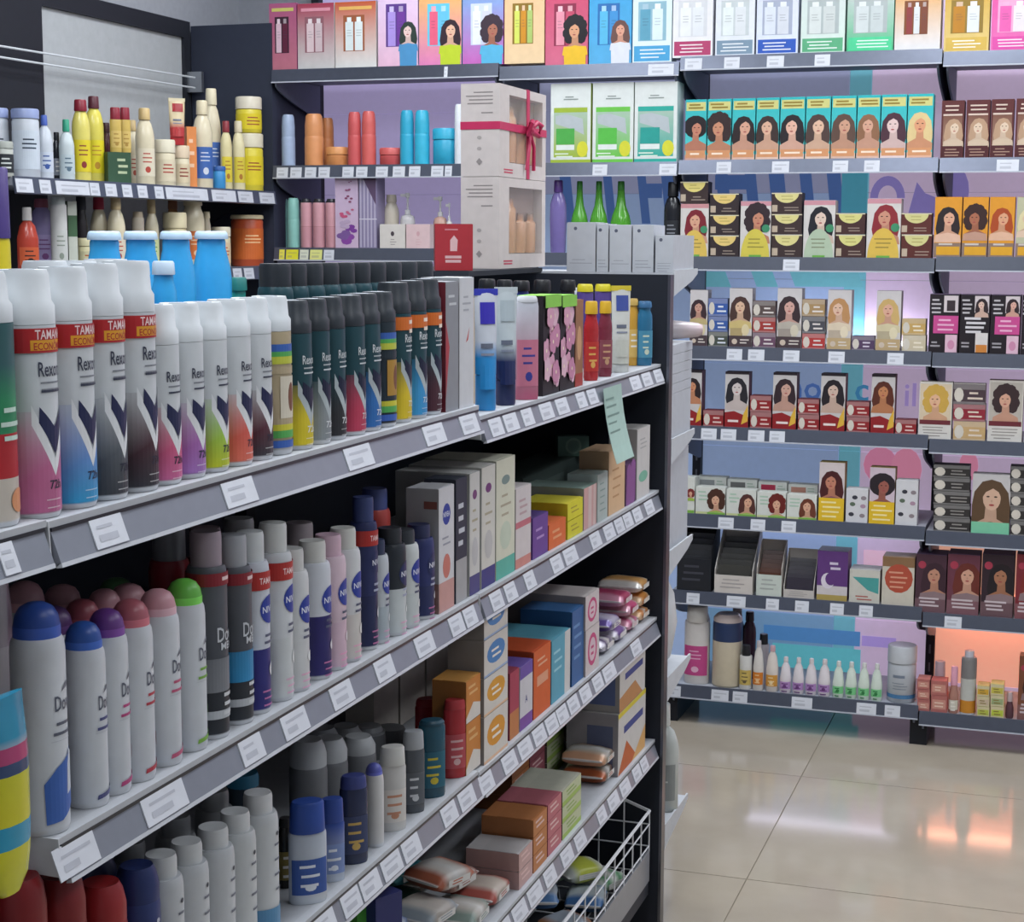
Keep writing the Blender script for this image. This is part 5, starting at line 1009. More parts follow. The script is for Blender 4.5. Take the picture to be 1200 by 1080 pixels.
gbox(2, 1, 514, 532, 574, .05, 'face_cream_box', 'white carton with blue roundel and salmon base', nbox, '#cfd0d4', side='#9a9a9c', sideart=lambda d, h: Art().rect(-d/2, 0, d/2, h*.24, '#8a6a64').rect(-d*.45, h*.84, -d*.05, h*.9, '#7a4a44'))
gbox(2, 1, 534, 547, 563, .05, 'face_cream_box', 'narrow dark navy carton with pale lettering', lambda w, h: Art().rect(-w/2, 0, w/2, h, '#2c3244').rect(-w/2, 0, w/2, h*.35, '#a8a8aa').lines(-w*.3, w*.3, h*.8, 4, h*.1, h*.04, '#c9ccd4', 3), '#3a3f4c')
def tallw(base, tint): return lambda w, h: Art().rect(-w/2, 0, w/2, h, tint).rect(-w/2, 0, w/2, h*.16, base).ell(0, h*.82, w*.22, h*.04, mixc(base, '#a03060', .4)).lines(-w*.28, w*.3, h*.7, 3, h*.08, h*.02, '#b0a890', 2).ell(0, h*.35, w*.3, h*.12, mixc(tint, base, .2))
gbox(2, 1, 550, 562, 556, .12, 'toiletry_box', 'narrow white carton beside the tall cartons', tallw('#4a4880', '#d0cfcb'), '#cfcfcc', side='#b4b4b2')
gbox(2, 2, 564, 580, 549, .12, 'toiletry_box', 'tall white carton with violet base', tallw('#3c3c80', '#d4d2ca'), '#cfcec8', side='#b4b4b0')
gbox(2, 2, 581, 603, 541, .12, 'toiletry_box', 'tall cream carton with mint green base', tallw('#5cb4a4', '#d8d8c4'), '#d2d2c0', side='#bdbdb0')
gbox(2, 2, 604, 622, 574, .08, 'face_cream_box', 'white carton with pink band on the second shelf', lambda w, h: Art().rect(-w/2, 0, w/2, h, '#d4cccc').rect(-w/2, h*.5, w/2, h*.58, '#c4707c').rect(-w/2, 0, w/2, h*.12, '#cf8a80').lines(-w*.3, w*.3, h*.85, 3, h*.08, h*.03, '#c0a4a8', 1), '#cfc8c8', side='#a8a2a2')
gbox(2, 2, 624, 642, 608, .07, 'soap_box', 'small purple carton next to the orange one', lambda w, h: Art().rect(-w/2, 0, w/2, h, '#6a4494').lines(-w*.3, w*.3, h*.7, 2, h*.2, h*.06, '#b090cc', 1), '#54387c', top='#4a3470')
gbox(2, 2, 643, 663, 616, .07, 'soap_box', 'small orange carton in front of the yellow ones', lambda w, h: Art().rect(-w/2, 0, w/2, h, '#dd6c34').lines(-w*.3, w*.3, h*.7, 2, h*.25, h*.1, '#e8a478', 1), '#b9542c', top='#c86434')
zt = gbox(2, 2, 665, 683, 612, .09, 'soap_box', 'lower of two yellow cartons', lambda w, h: Art().rect(-w/2, 0, w/2, h, '#d4cc2c').lines(-w*.3, w*.3, h*.7, 2, h*.25, h*.08, '#a8982c', 1), '#b9ac24', top='#c9bc34')
gbox(2, 2, 665, 683, 591, .09, 'soap_box', 'upper of two yellow cartons', lambda w, h: Art().rect(-w/2, 0, w/2, h, '#d8d02c').lines(-w*.3, w*.3, h*.7, 2, h*.25, h*.08, '#a8982c', 1), '#c0b028', top='#cfc43c', zb=zt)
gbox(2, 2, 684, 699, 573, .12, 'face_cream_box', 'pale pink striped carton', lambda w, h: Art().rect(-w/2, 0, w/2, h, '#d4a8a4').rect(-w*.15, 0, w*.1, h, '#dcc4c0').rect(w*.25, 0, w*.4, h, '#dcc4c0'), '#a0928e', side='#8a8c88', top='#8aa098')
gbox(2, 2, 700, 712, 557, .06, 'face_cream_box', 'pale grey-green narrow carton', lambda w, h: Art().rect(-w/2, 0, w/2, h, '#b4c0bc').lines(-w*.3, w*.3, h*.8, 5, h*.14, h*.03, '#8aa09a', 1), '#a4b0ac')
gbox(2, 2, 713, 732, 530, .06, 'face_cream_box', 'peach carton below the mint note', lambda w, h: Art().rect(-w/2, 0, w/2, h, '#d8b48c').lines(-w*.3, w*.3, h*.7, 4, h*.14, h*.03, '#b98c60', 1), '#c0a080')
gbox(2, 2, 733, 745, 545, .05, 'face_cream_box', 'dark purple carton with round berries print', lambda w, h: [a for a in [Art().rect(-w/2, 0, w/2, h, '#5a3460')] if [a.ell(w*(.2 if k % 2 else -.2), h*(.1+.085*k), w*.22, w*.22, '#8a5490') for k in range(10)]][0], '#4a2c50')
gbox(2, 2, 746, 761, 504, .06, 'face_cream_box', 'tall white carton with a mint spot beside the end panel', lambda w, h: Art().rect(-w/2, 0, w/2, h, '#ccc9c6').ell(0, h*.3, w*.35, h*.08, '#7ab49c').lines(-w*.3, w*.3, h*.85, 3, h*.06, h*.02, '#a8a8a8', 1), '#b4b2b0')
zt = gbox(2, 2, 636, 700, 566, .09, 'cosmetic_box', 'dull green long carton lying at the back', lambda w, h: Art().rect(-w/2, 0, w/2, h, '#52605c').lines(-w*.45, w*.45, h*.7, 1, 1, h*.4, '#6a7a74', 1), '#4c5a56', off=.17, h=.07)
gr(2, 2, 662, 702, 506, .175, lambda w, h: carton(w, .035, h, '#5c7a70', Art().rect(-w/2, 0, w/2, h, '#6c8c80').ell(0, h*.52, w*.26, w*.26, '#90aca0', n=18).ell(0, h*.52, w*.19, w*.19, '#7a988c', n=18)), 'cosmetic_box', 'dark green carton with a pale circle standing at the back', 'box', 28, zb=zt, kx=.9)

# ================================================================== THIRD SHELF
T1 = [(62, 1026, '#6a1418', '#7a1a1e', 'nearest'), (106, 1024, '#70161a', '#7d1c20', 'second'), (152, 1033, '#8a1c20', '#9a2428', 'third')]
grow(3, 1, [(p, t, lambda r, h, c=c, k=k: plaincan(r, h, c, k, 'slim'), 'dark red can at the bottom left, '+nm) for p, t, c, k, nm in T1], 'hair_spray_can', 'can', .025)
grow(3, 1, [(190, 1013, lambda r, h: plaincan(r, h, '#2c3c74', '#26356a', 'slim'), 'navy can with navy cap beside the red cans'), (217, 1000, lambda r, h: plaincan(r, h, '#c2c6ca', '#c9ccce', 'flat', None, None, .18, r*.72), 'white spray can by the navy one, first from left'), (246, 985, lambda r, h: plaincan(r, h, '#c4c8cc', '#cbced0', 'flat', None, None, .18, r*.72), 'white spray can, second from the navy one'), (276, 968, lambda r, h: plaincan(r, h, '#c4c8cc', '#cbced0', 'flat', None, None, .18, r*.72), 'white spray can, third from the navy one'), (301, 950, lambda r, h: plaincan(r, h, '#c6cacc', '#cdd0d2', 'flat', None, None, .18, r*.72), 'white spray can, fourth from the navy one'), (327, 928, lambda r, h: plaincan(r, h, '#c9cdd0', '#d0d2d4', 'flat', None, '#5a90b8', .18, r*.72), 'white spray can with blue foot, last of the white ones')], 'hair_spray_can', 'can', .0235, off=.01)
grow(3, 1, [(142, 1006, lambda r, h: plaincan(r, h, '#26305a', '#222c56', 'slim'), 'navy can in the second row behind the red ones'), (180, 985, lambda r, h: plaincan(r, h, '#8d9094', '#9a9da0', 'flat', None, None, .18, r*.72), 'greyish spray can in the second row, nearest'), (232, 955, lambda r, h: plaincan(r, h, '#94979b', '#a0a3a6', 'flat', None, None, .18, r*.72), 'greyish spray can in the second row, middle'), (276, 925, lambda r, h: plaincan(r, h, '#94979b', '#a4a7aa', 'flat', None, None, .18, r*.72), 'greyish spray can in the second row, farthest')], 'hair_spray_can', 'can', .0235, off=.07)
grow(3, 1, [(305, 905, lambda r, h: plaincan(r, h, '#2c3c48', '#2c7a9c', 'flat', None, None, .16, r*.95), 'can with teal cap at the back')], 'hair_spray_can', 'can', .022, off=.12)
gr(3, 1, 328, 342, 958, .06, lambda w, h: bottle(w*1.3, w, h, '#23211f', '#1b1a1c', .88, .4, 'round', '#8a7a40', None, .12), 'shampoo_bottle', 'black bottle with gold label between white can and blue bottles')
def bl(c1, c2, cap, lab, l2, caph=.2, seed=0): return lambda w, h: bottle(w, w*.55, h, [c1, c2], cap, .93, .46, 'straight', lab, l2, caph, seed=seed)
gr(3, 1, 341, 380, 938, .014, bl('#c4cad2', '#b9c2d0', '#2c4c9c', '#3c5aa0', '#dfe4ec', .3, 1), 'shampoo_bottle', 'white shampoo bottle with large royal blue cap, nearer one', rot=42, kx=1.18)
gr(3, 1, 377, 402, 935, .014, bl('#b9c2d0', '#3450a0', '#2f4a98', '#7c90c0', '#dfe4ec', .28, 2), 'shampoo_bottle', 'blue and white shampoo bottle, farther of the blue capped pair', rot=42, kx=1.18)
gr(3, 1, 400, 429, 908, .014, bl('#2c3450', '#2a3354', '#3c4684', '#3c4668', '#c9a860', .14, 3), 'shampoo_bottle', 'dark navy bottle with small gold mark', rot=42, kx=1.18)
gr(3, 1, 428, 449, 894, .014, lambda w, h: can(w/2, h, [(0, '#c9c9c9'), (1, '#cfcfcf')], '#5c62b4', 'dome', None, .2), 'deodorant_can', 'white can with violet blue rounded cap', 'can')
gr(3, 1, 446, 474, 874, .014, bl('#cbcac8', '#c9c8c6', '#cfcfcb', '#d4cfca', '#c08a70', .22, 4), 'lotion_bottle', 'white lotion bottle with wide cap', rot=42, kx=1.18)
gr(3, 1, 473, 496, 856, .014, bl('#4c5158', '#545960', '#a9adb2', '#5c6168', '#c9ccd0', .22, 5), 'lotion_bottle', 'charcoal bottle with pale grey cap', rot=42, kx=1.18)
gr(3, 1, 492, 520, 843, .014, bl('#1f4a5c', '#235468', '#1f4a5c', '#2c6478', '#c9b83c', .06, 6), 'shampoo_bottle', 'dark teal bottle with a yellow triangle mark', rot=42, kx=1.18)
gr(3, 1, 521, 545, 819, .014, bl('#a82c34', '#b03038', '#b43a40', '#b85058', '#d8b0b0', .12, 7), 'shampoo_bottle', 'bright red bottle beside the orange cartons', rot=42, kx=1.18)
gr(3, 1, 488, 514, 818, .09, bl('#9a2830', '#a02c34', '#a83038', '#a84048', '#d8b0b0', .12, 8), 'shampoo_bottle', 'red bottle in the back row', rot=42, kx=1.18)
B3 = [(384, 866, 'first'), (408, 864, 'second'), (441, 862, 'third')]
grow(3, 1, [(p, t, lambda r, h: can(r, h, [(0, '#6a6c70'), (1, '#74767a')], '#b4b7ba', 'slim', None, .28), 'frosted grey capped bottle behind the blue ones, '+nm) for p, t, nm in B3], 'lotion_bottle', 'bottle', .026, off=.085)
B4 = [(398, 852, 'first'), (425, 850, 'second'), (452, 850, 'third'), (476, 852, 'fourth')]
grow(3, 1, [(p, t, lambda r, h: can(r, h, [(0, '#6a6c70'), (1, '#74767a')], '#9da0a4', 'slim', None, .28), 'dim grey capped bottle at the very back, '+nm) for p, t, nm in B4], 'lotion_bottle', 'bottle', .026, off=.15)
def soapb(c, c2): return lambda w, h: Art().rect(-w/2, 0, w/2, h, '#d4cfc8').ell(0, h*.55, w*.38, h*.3, c, n=16).lines(-w*.2, w*.24, h*.64, 2, h*.16, h*.06, '#efe8dc', 1).rect(-w/2, 0, w/2, h*.06, c2)
def orangeb(w, h): return Art().rect(-w/2, 0, w/2, h, '#c98038').poly([(-w/2, 0), (w/2, 0), (w/2, h*.3), (0, h*.42), (-w/2, h*.12)], '#d8d2ca').lines(-w*.35, w*.35, h*.85, 2, h*.15, h*.06, '#e0b074', 1)
zt = gbox(3, 1, 546, 563, 850, .055, 'soap_carton', 'lower orange and white carton on the third shelf', orangeb, '#a86a34', top='#b97a3c', side='#8a5a30')
gbox(3, 1, 546, 563, 800, .055, 'soap_carton', 'upper orange and white carton on the third shelf', orangeb, '#b87838', top='#c9924c', side='#94602f', zb=zt)
zs = GZ[(3, 2)]
for i, (yt, c, nm) in enumerate(((842, '#d89430', 'bottom one with orange oval'), (797, '#d89a34', 'second one with orange oval'), (752, '#4a84c0', 'third one with blue oval'), (708, '#4a84c0', 'top one with blue oval'))):
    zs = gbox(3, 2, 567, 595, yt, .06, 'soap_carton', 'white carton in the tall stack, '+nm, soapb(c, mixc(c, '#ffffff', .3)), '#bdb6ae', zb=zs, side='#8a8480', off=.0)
for i in range(4):
    gbox(3, 1, 438+i*31, 467+i*31, 752-i*3, .05, 'soap_carton', 'tall grey-brown carton column at the back, %s from left' % ORD[i], None, '#d0c8c0', off=.2, side='#c4bcb4')
gbox(3, 2, 597, 608, 790, .06, 'toothpaste_box', 'narrow red and orange carton beside the tall stack', lambda w, h: Art().rect(-w/2, 0, w/2, h, '#a83c54').rect(-w/2, 0, w/2, h*.4, '#c07a48'), '#8a3448')
gbox(3, 2, 609, 624, 783, .06, 'toothpaste_box', 'white carton with purple top and base', lambda w, h: Art().rect(-w/2, 0, w/2, h, '#cfcdd2').rect(-w/2, h*.8, w/2, h, '#6a50a4').rect(-w/2, 0, w/2, h*.2, '#7a4a9c').text('A', 0, h*.45, h*.12, '#3c4484'), '#b4b2b8', top='#6a54a0')
gbox(3, 2, 625, 645, 765, .1, 'toothpaste_box', 'bright orange carton on the third shelf', lambda w, h: Art().rect(-w/2, 0, w/2, h, '#d4602a').rect(-w*.3, h*.45, w*.35, h*.6, '#dfa080').lines(-w*.3, w*.35, h*.85, 2, h*.08, h*.03, '#e6b090', 1), '#b44a20', top='#c2522a', side='#a8441e')
gbox(3, 2, 646, 668, 752, .12, 'toothpaste_box', 'light blue carton on the third shelf', lambda w, h: Art().rect(-w/2, 0, w/2, h, '#5aa4bc').rect(w*.2, 0, w/2, h, '#d0cfcc').lines(-w*.4, w*.1, h*.8, 3, h*.14, h*.04, '#9cd0dc', 1), '#4a94ac', top='#5a9cb0', side='#3c849c')
gbox(3, 2, 670, 685, 718, .1, 'toothpaste_box', 'deep blue carton on the third shelf', lambda w, h: Art().rect(-w/2, 0, w/2, h, '#35649c').lines(-w*.4, w*.3, h*.8, 4, h*.14, h*.04, '#6a94c4', 1), '#2f5a90', top='#3a689c', side='#27507f')
def pinkc(w, h): return Art().rect(-w/2, 0, w/2, h, '#cfc6c6').ell(0, h*.5, w*.34, h*.36, '#c4487c', n=16).ell(0, h*.5, w*.24, h*.26, '#d8c0c8', n=16).lines(-w*.12, w*.14, h*.58, 2, h*.14, h*.06, '#c4487c', 3)
zt = gbox(3, 2, 686, 702, 740, .17, 'soap_carton', 'lower white carton with a pink ring', pinkc, '#b9b0b0', side='#948c8c', off=.0)
gbox(3, 2, 686, 702, 700, .17, 'soap_carton', 'upper white carton with a pink ring', pinkc, '#c2bab8', side='#948c8c', zb=zt, off=.0)
def gpack(n, mod, px, py, w, d, h, c1, c2, lab, rot=90, off=None, tilt=None, seed=0, name='soap_pack', zb=None, c3='#d8d6d2', mat='foil'):
    """a pack lying on the shelf, its base centre seen at the pixel"""
    z = GZ[(n, mod)] if zb is None else zb
    if off is None:
        v = _f*FPX+_r*(px-600)-_u*(py-540); t = (z+h*.3-EYE)/v.z; X, Y = v.x*t, v.y*t
        X = min(X, XG-.02-(d if abs(math.sin(math.radians(rot))) > .7 else w)/2)
    else: X = XG-.008-off; Y = px if px < 10 else min(sol_y(px, X, z+h/2), GY2-.008-w/2)
    thing(name, lab, 'pack', (X, Y, z+.0006), rot, pillow(w, d, h, c1, c2, seed, mat, c3), None, tilt)
z3 = GZ[(3, 2)]
for k, (px, dz, c1, c2, nm) in enumerate(((3.170, 0, '#54406c', '#cfc9d4', 'dark violet and white pack at the bottom left of the third shelf end'), (3.268, 0, '#7a5a9c', '#cfc9d4', 'violet pack next to the dark violet one'), (3.220, .032, '#b9b4c8', '#6a54a0', 'pale lilac pack lying on the violet ones'), (3.365, 0, '#c05a84', '#d8a0b4', 'pink pack beside the violet packs'), (3.365, .032, '#c4527c', '#d8a8b8', 'second pink pack in the pile'), (3.310, .064, '#b04468', '#d090a8', 'dark pink pack on top of the pile'), (3.460, 0, '#d0863c', '#d8b490', 'orange pack at the end panel, bottom'), (3.460, .032, '#d4904a', '#dcc0a0', 'orange pack at the end panel, middle'), (3.455, .064, '#d8a464', '#d4cfca', 'orange and white pack at the end panel, top'))):
    thing('soap_pack', nm, 'pack', (XG-.062, px, z3+dz+.0006), 90, pillow(.086, .1, .031, c1, c2, k, 'foil', '#d8d6d2'))

# ================================================================== FOURTH SHELF
zt = gbox(4, 2, 724, 756, 838, .11, 'wipes_box', 'white and blue box with orange corner, lower of two', lambda w, h: Art().rect(-w/2, 0, w/2, h, '#cfccc8').poly([(-w/2, 0), (w*.2, 0), (-w*.2, h*.45)], '#c0602c').poly([(0, 0), (w/2, 0), (w/2, h*.4)], '#d8a868').rect(-w*.3, h*.6, w*.4, h*.72, '#3c4a8c').rect(-w/2, h*.92, w/2, h, '#d8c83c'), '#a8a5a4', top='#b9b6b4', side='#8f8c90', sideart=lambda d, h: Art().rect(-d*.4, h*.1, d*.1, h*.8, '#5c6480'))
gbox(4, 2, 726, 756, 781, .09, 'wipes_box', 'white and blue box with orange corner, upper of two', lambda w, h: Art().rect(-w/2, 0, w/2, h, '#d2cfca').poly([(-w/2, 0), (w*.4, 0), (w*.1, h*.4), (-w/2, h*.3)], '#c08a58').rect(-w*.3, h*.6, w*.4, h*.74, '#3c4a8c').rect(-w/2, h*.85, w/2, h*.95, '#3c5aa0'), '#aaa7a6', top='#b4b4b0', side='#94918f', sideart=lambda d, h: Art().rect(-d*.4, h*.15, d*.2, h*.75, '#5c6a94').rect(-d/2, h*.88, d/2, h, '#3c5aa0'), zb=zt)
P4 = [(689, .055, 0, '#9a9488', '#b0603c', 'grey and rust soap pack below the white and blue boxes', 0), (3.30, .18, 0, '#8f8a7c', '#cfcac4', 'grey soap pack in the middle of the heap', 1), (3.30, .18, .034, '#a8a090', '#c07a48', 'tan soap pack lying on the grey one', 2), (3.41, .18, .0, '#a39c92', '#b8643c', 'rust striped soap pack under the top of the heap', 5), (3.41, .18, .034, '#c0bab0', '#b8643c', 'white and orange soap pack at the top of the heap', 3), (689, .055, .034, '#b9b2a4', '#cfa080', 'beige soap pack on the grey and rust one', 6), (705, .055, 0, '#cfccc4', '#b05a44', 'white soap pack with red stripe at the shelf front', 4)]
for px, of, dz, c1, c2, nm, sd in P4: gpack(4, 2, px, 0, .084, .095, .033, c1, c2, nm, 90, of, None, sd, zb=GZ[(4, 2)]+dz)
def lime(w, h): return Art().rect(-w/2, 0, w/2, h, '#c2c8a4').rect(-w/2, 0, w/2, h*.3, '#a4c060').lines(-w*.3, w*.3, h*.8, 2, h*.25, h*.1, '#8aa858', 1)
zz = GZ[(4, 2)]
for k in range(3): zz = gbox(4, 2, 659, 681, 0, .1, 'soap_box', 'lime and white soap box in the near stack, %s' % ['bottom', 'middle', 'top'][k], lime, '#8f8c80', off=.004, zb=zz, h=.03, top='#b4b4a4', side='#6f675e')
zz = GZ[(4, 2)]
for k in range(3): zz = gbox(4, 2, 641, 661, 0, .1, 'soap_box', 'lime and white soap box in the farther stack, %s' % ['bottom', 'middle', 'top'][k], lime, '#8f8c80', off=.135, zb=zz, h=.034, top='#a4a48f', side='#5f574f')
def pinkbx(c): return lambda w, h: Art().rect(-w/2, 0, w/2, h, c).lines(-w*.35, w*.35, h*.8, 2, h*.3, h*.12, '#e0c0bc', 1)
for j, (x0, x1, c, tp, off, n, nm) in enumerate(((642, 658, '#c07078', '#a8606a', .004, 3, 'pink'), (625, 641, '#c07c48', '#a86c40', .004, 3, 'amber'), (608, 624, '#c8a4a0', '#b0acac', .004, 2, 'white and red'), (621, 640, '#a05a64', '#8a505a', .14, 3, 'rose'), (600, 620, '#a86838', '#94602f', .14, 3, 'rust orange'))):
    zz = GZ[(4, 2)]
    for k in range(n): zz = gbox(4, 2, x0, x1, 0, .095, 'soap_box', '%s soap box, %s of its stack on the fourth shelf' % (nm, ['bottom', 'second', 'top'][k] if n == 3 else ['lower', 'upper'][k]), pinkbx(c), mixc(c, '#403030', .3), off=off, zb=zz, h=.031, top=tp)
for k, (X_, Y_, dz, c1, c2, nm, rt_) in enumerate(((-.908, 2.53, 0, '#c9bcb0', '#b05a50', 'crumpled white and red soap pack at the shelf front', 90), (-.908, 2.43, 0, '#b9b4ac', '#8a9c94', 'pale wrapped soap pack left of the red and white one', 92), (-.95, 2.48, .036, '#cfc8c0', '#a87a70', 'white soap pack lying on another', 78), (-1.03, 2.44, .0, '#3c5c50', '#5a7a6c', 'dark green soap pack in shadow', 88), (-1.04, 2.545, .0, '#6f5a4c', '#8f7a68', 'tan brown soap pack beside the rust orange boxes', 90), (-1.04, 2.48, .036, '#3f94a4', '#6ab4bc', 'teal shiny pack on the heap', 70), (-1.03, 2.29, 0, '#6a5a50', '#9a8a80', 'brown soap pack in shadow', 92), (-.908, 2.30, 0, '#c4bdb4', '#b08a70', 'white and tan pack at the lower edge, middle', 90), (-.908, 2.19, 0, '#bfb4a4', '#a8784c', 'beige pack at the lower edge', 88), (-.97, 2.24, .036, '#a8b0c0', '#6a80b0', 'white and blue pack at the lower edge', 96), (-1.03, 2.18, 0, '#4a5a4c', '#7a8a78', 'olive green pack in shadow at the lower edge', 90), (-.908, 2.085, 0, '#c8c4bc', '#8a98b8', 'white pack beside the navy and white carton', 90), (-1.04, 2.41, .072, '#8f8078', '#c9c0b4', 'mauve brown pack on top of the green one', 85), (-.93, 2.40, .072, '#d0c8c0', '#b86a50', 'white and orange pack topping the heap', 70), (-1.03, 2.32, .036, '#4c6c60', '#86a090', 'sea green pack lying on the brown one', 95), (-1.12, 2.45, .0, '#7a6a5c', '#a89a8c', 'taupe pack at the very back of the heap', 90), (-1.12, 2.45, .036, '#a86a44', '#c9a080', 'copper pack at the very back of the heap', 90), (-.93, 2.33, .036, '#c9c2ba', '#9aa4ac', 'cream pack above the white and tan one', 80))):
    mod = 2 if Y_ > GY1 else 1
    thing('soap_pack', nm, 'pack', (X_, Y_, GZ[(4, mod)]+dz+.0006), rt_, pillow(.092, .085, .034, c1, c2, k+11, 'satin', '#d8d6d2'))
gr(4, 1, 432, 468, 1046, .03, lambda w, h: carton(w, w*.5, h, '#3a3f7c', Art().rect(-w/2, 0, w/2, h, '#cfd0d6').rect(-w/2, h*.55, w/2, h, '#34386c').poly([(-w/2, h*.2), (w/2, h*.6), (w/2, h*.4), (-w/2, 0)], '#5a60a8')), 'wipes_box', 'navy and white carton at the bottom edge of the photo', 'box', 62)
gr(4, 1, 412, 433, 1060, .06, lambda w, h: carton(w, w*.8, h, '#4a9a3c', None), 'wipes_box', 'bright green carton at the bottom edge beside the navy one', 'box', 62)

# ---- wire basket below the fourth shelf
bk = thing('wire_basket', 'white wire basket hanging below the fourth shelf near the end panel', 'basket', (-1.0, 3.0, .14))
BX0, BX1, BY0, BY1, BZ0 = -1.20, -.855, 2.62, 3.49, .16
BZ1 = .30
def wire(a, b, r=.0018): wpart(bk, 'wire', MB().tube([a, b], r, '#d4d6da', 5), 'paint', 40)
wpart(bk, 'rim', MB().tube([(BX1, BY0, BZ1), (BX1, BY1, BZ1), (BX0, BY1, BZ1+.12), (BX0, BY0, BZ1+.12), (BX1, BY0, BZ1)], .0038, '#dcdee2'), 'paint', 40)
wpart(bk, 'front_plate', MB().box(BX1-.003, BX1+.002, BY0, BY1, BZ0-.02, BZ0+.05, '#8d8f95'), 'rail')
for k in range(13): y = BY0+(BY1-BY0)*k/12; wire((BX1, y, BZ0), (BX1, y, BZ1)); wire((BX1, y, BZ0), (BX0, y, BZ0)); wire((BX0, y, BZ0), (BX0, y, BZ1+.12))
for k in range(1, 6): x = BX0+(BX1-BX0)*k/6; wire((x, BY0, BZ0), (x, BY0, BZ1+.12*(1-k/6))); wire((x, BY1, BZ0), (x, BY1, BZ1+.12*(1-k/6))); wire((x, BY0, BZ0), (x, BY1, BZ0))
for z in (.22, .27): wire((BX0, BY1, z), (BX1, BY1, z)); wire((BX1, BY0, z), (BX1, BY1, z))
for k, (x, y, dz, c1, c2, nm, rt_) in enumerate(((-.93, 3.36, .0, '#5c9c6c', '#cfd4cc', 'green and white pack in the wire basket', 70), (-.93, 3.25, .0, '#b9c4c8', '#4a78b0', 'white and blue pack in the wire basket', 100), (-1.05, 3.38, .0, '#6fae84', '#d0d4c8', 'second green pack at the back of the basket', 85), (-1.06, 3.22, .0, '#5a6470', '#a0a8b0', 'grey pack in the middle of the basket', 95), (-.93, 3.10, .0, '#aab4c0', '#b07a50', 'white pack with orange mark in the basket', 60), (-1.05, 3.06, .0, '#3f4a50', '#8a949c', 'dark pack in the basket', 90), (-.94, 2.96, .0, '#3a2c2c', '#7a4a44', 'dark brown pack at the front of the basket', 80), (-.96, 3.3, .04, '#c4cc50', '#cfd4cc', 'lime and white pack on top in the basket', 50), (-1.0, 3.14, .04, '#b4bcc4', '#5a84b8', 'pale blue pack on top in the basket', 110))):
    thing('wipes_pack', nm, 'pack', (x, y, BZ0+.003+dz), rt_, pillow(.1, .085, .038, c1, c2, k+30))

# ---- hanging pack at the lower left edge
X = XG+.028; yh = sol_y(10, X, 1.05)
hp = thing('hanging_pouch', 'yellow and cyan bag hanging at the lower left edge of the photo', 'pouch', (X, yh, 0))
zt, zb = sol_z(815, X, yh), sol_z(1046, X, yh); H = zt-zb; rings = []; cl = []
for k, (t, c) in enumerate(((0, '#c9c82c'), (.03, '#c9c82c'), (.08, '#cfce2c'), (.2, '#d2d02c'), (.25, '#d2d02c'), (.25, '#2c98bc'), (.37, '#2c98bc'), (.37, '#cfc82c'), (.62, '#c6c42c'), (.62, '#36486c'), (.68, '#36486c'), (.68, '#a8406c'), (.76, '#a8406c'), (.76, '#8a9cae'), (.8, '#2c88a8'), (.95, '#2c80a0'), (1, '#2c80a0'))):
    w = .026*(1 if t > .12 else .5+.5*math.sin(t/.12*1.57)); d = .014*(math.sin(math.pi*min(max(t, .03), .97))**.5)
    rings.append([(X+d*math.cos(2*math.pi*q/12), yh+w*math.sin(2*math.pi*q/12), zb+H*t) for q in range(12)]); cl.append(c)
wpart(hp, 'bag', MB().loft(rings, cl), 'gloss', 60)
wpart(hp, 'hanger_strip', MB().box(X-.002, X+.001, yh-.008, yh+.008, zt-.004, 1.268, '#b9bcc0'), 'clear')

# ================================================================== FAR SIDE OF THE GONDOLA
def far(px0, px1, yt, X, fn, name, label, cat='bottle', zb=1.3004, rot=60): return ground_(X, zb, px0, px1, yt, fn, name, label, cat, rot)
for i, (a, b) in enumerate(((104, 148), (146, 190), (188, 230), (228, 272))):
    far(a, b, 271, -1.50, lambda w, h: bottle(w, w*.8, h, '#3aa6e4', '#bdd6ea', .8, .4, 'round', caph=.055, mat='gloss'), 'mouthwash_bottle', 'bright blue bottle with wide pale cap behind the cans, %s from left' % ORD[i])
for i, (a, b) in enumerate(((153, 178), (181, 207))):
    far(a, b, 306, -1.36, lambda w, h: bottle(w*1.15, w*.9, h, '#3aa8e6', '#c6d8e8', .86, .4, 'round', caph=.1, mat='gloss'), 'mouthwash_bottle', 'small bright blue bottle with white cap, %s of the two in front' % ['left', 'right'][i])
far(-16, 16, 196, -1.55, lambda w, h: bottle(w, w*.6, h, '#d2c02c', '#4a3a78', .84, .5, 'straight', caph=.3), 'detergent_bottle', 'yellow bottle with purple top at the left edge')
far(268, 292, 325, -1.5, lambda w, h: bottle(w, w*.7, h, '#2a8a80', '#2a7a74', .8, .4, 'round'), 'mouthwash_bottle', 'green bottle low behind the white cans')
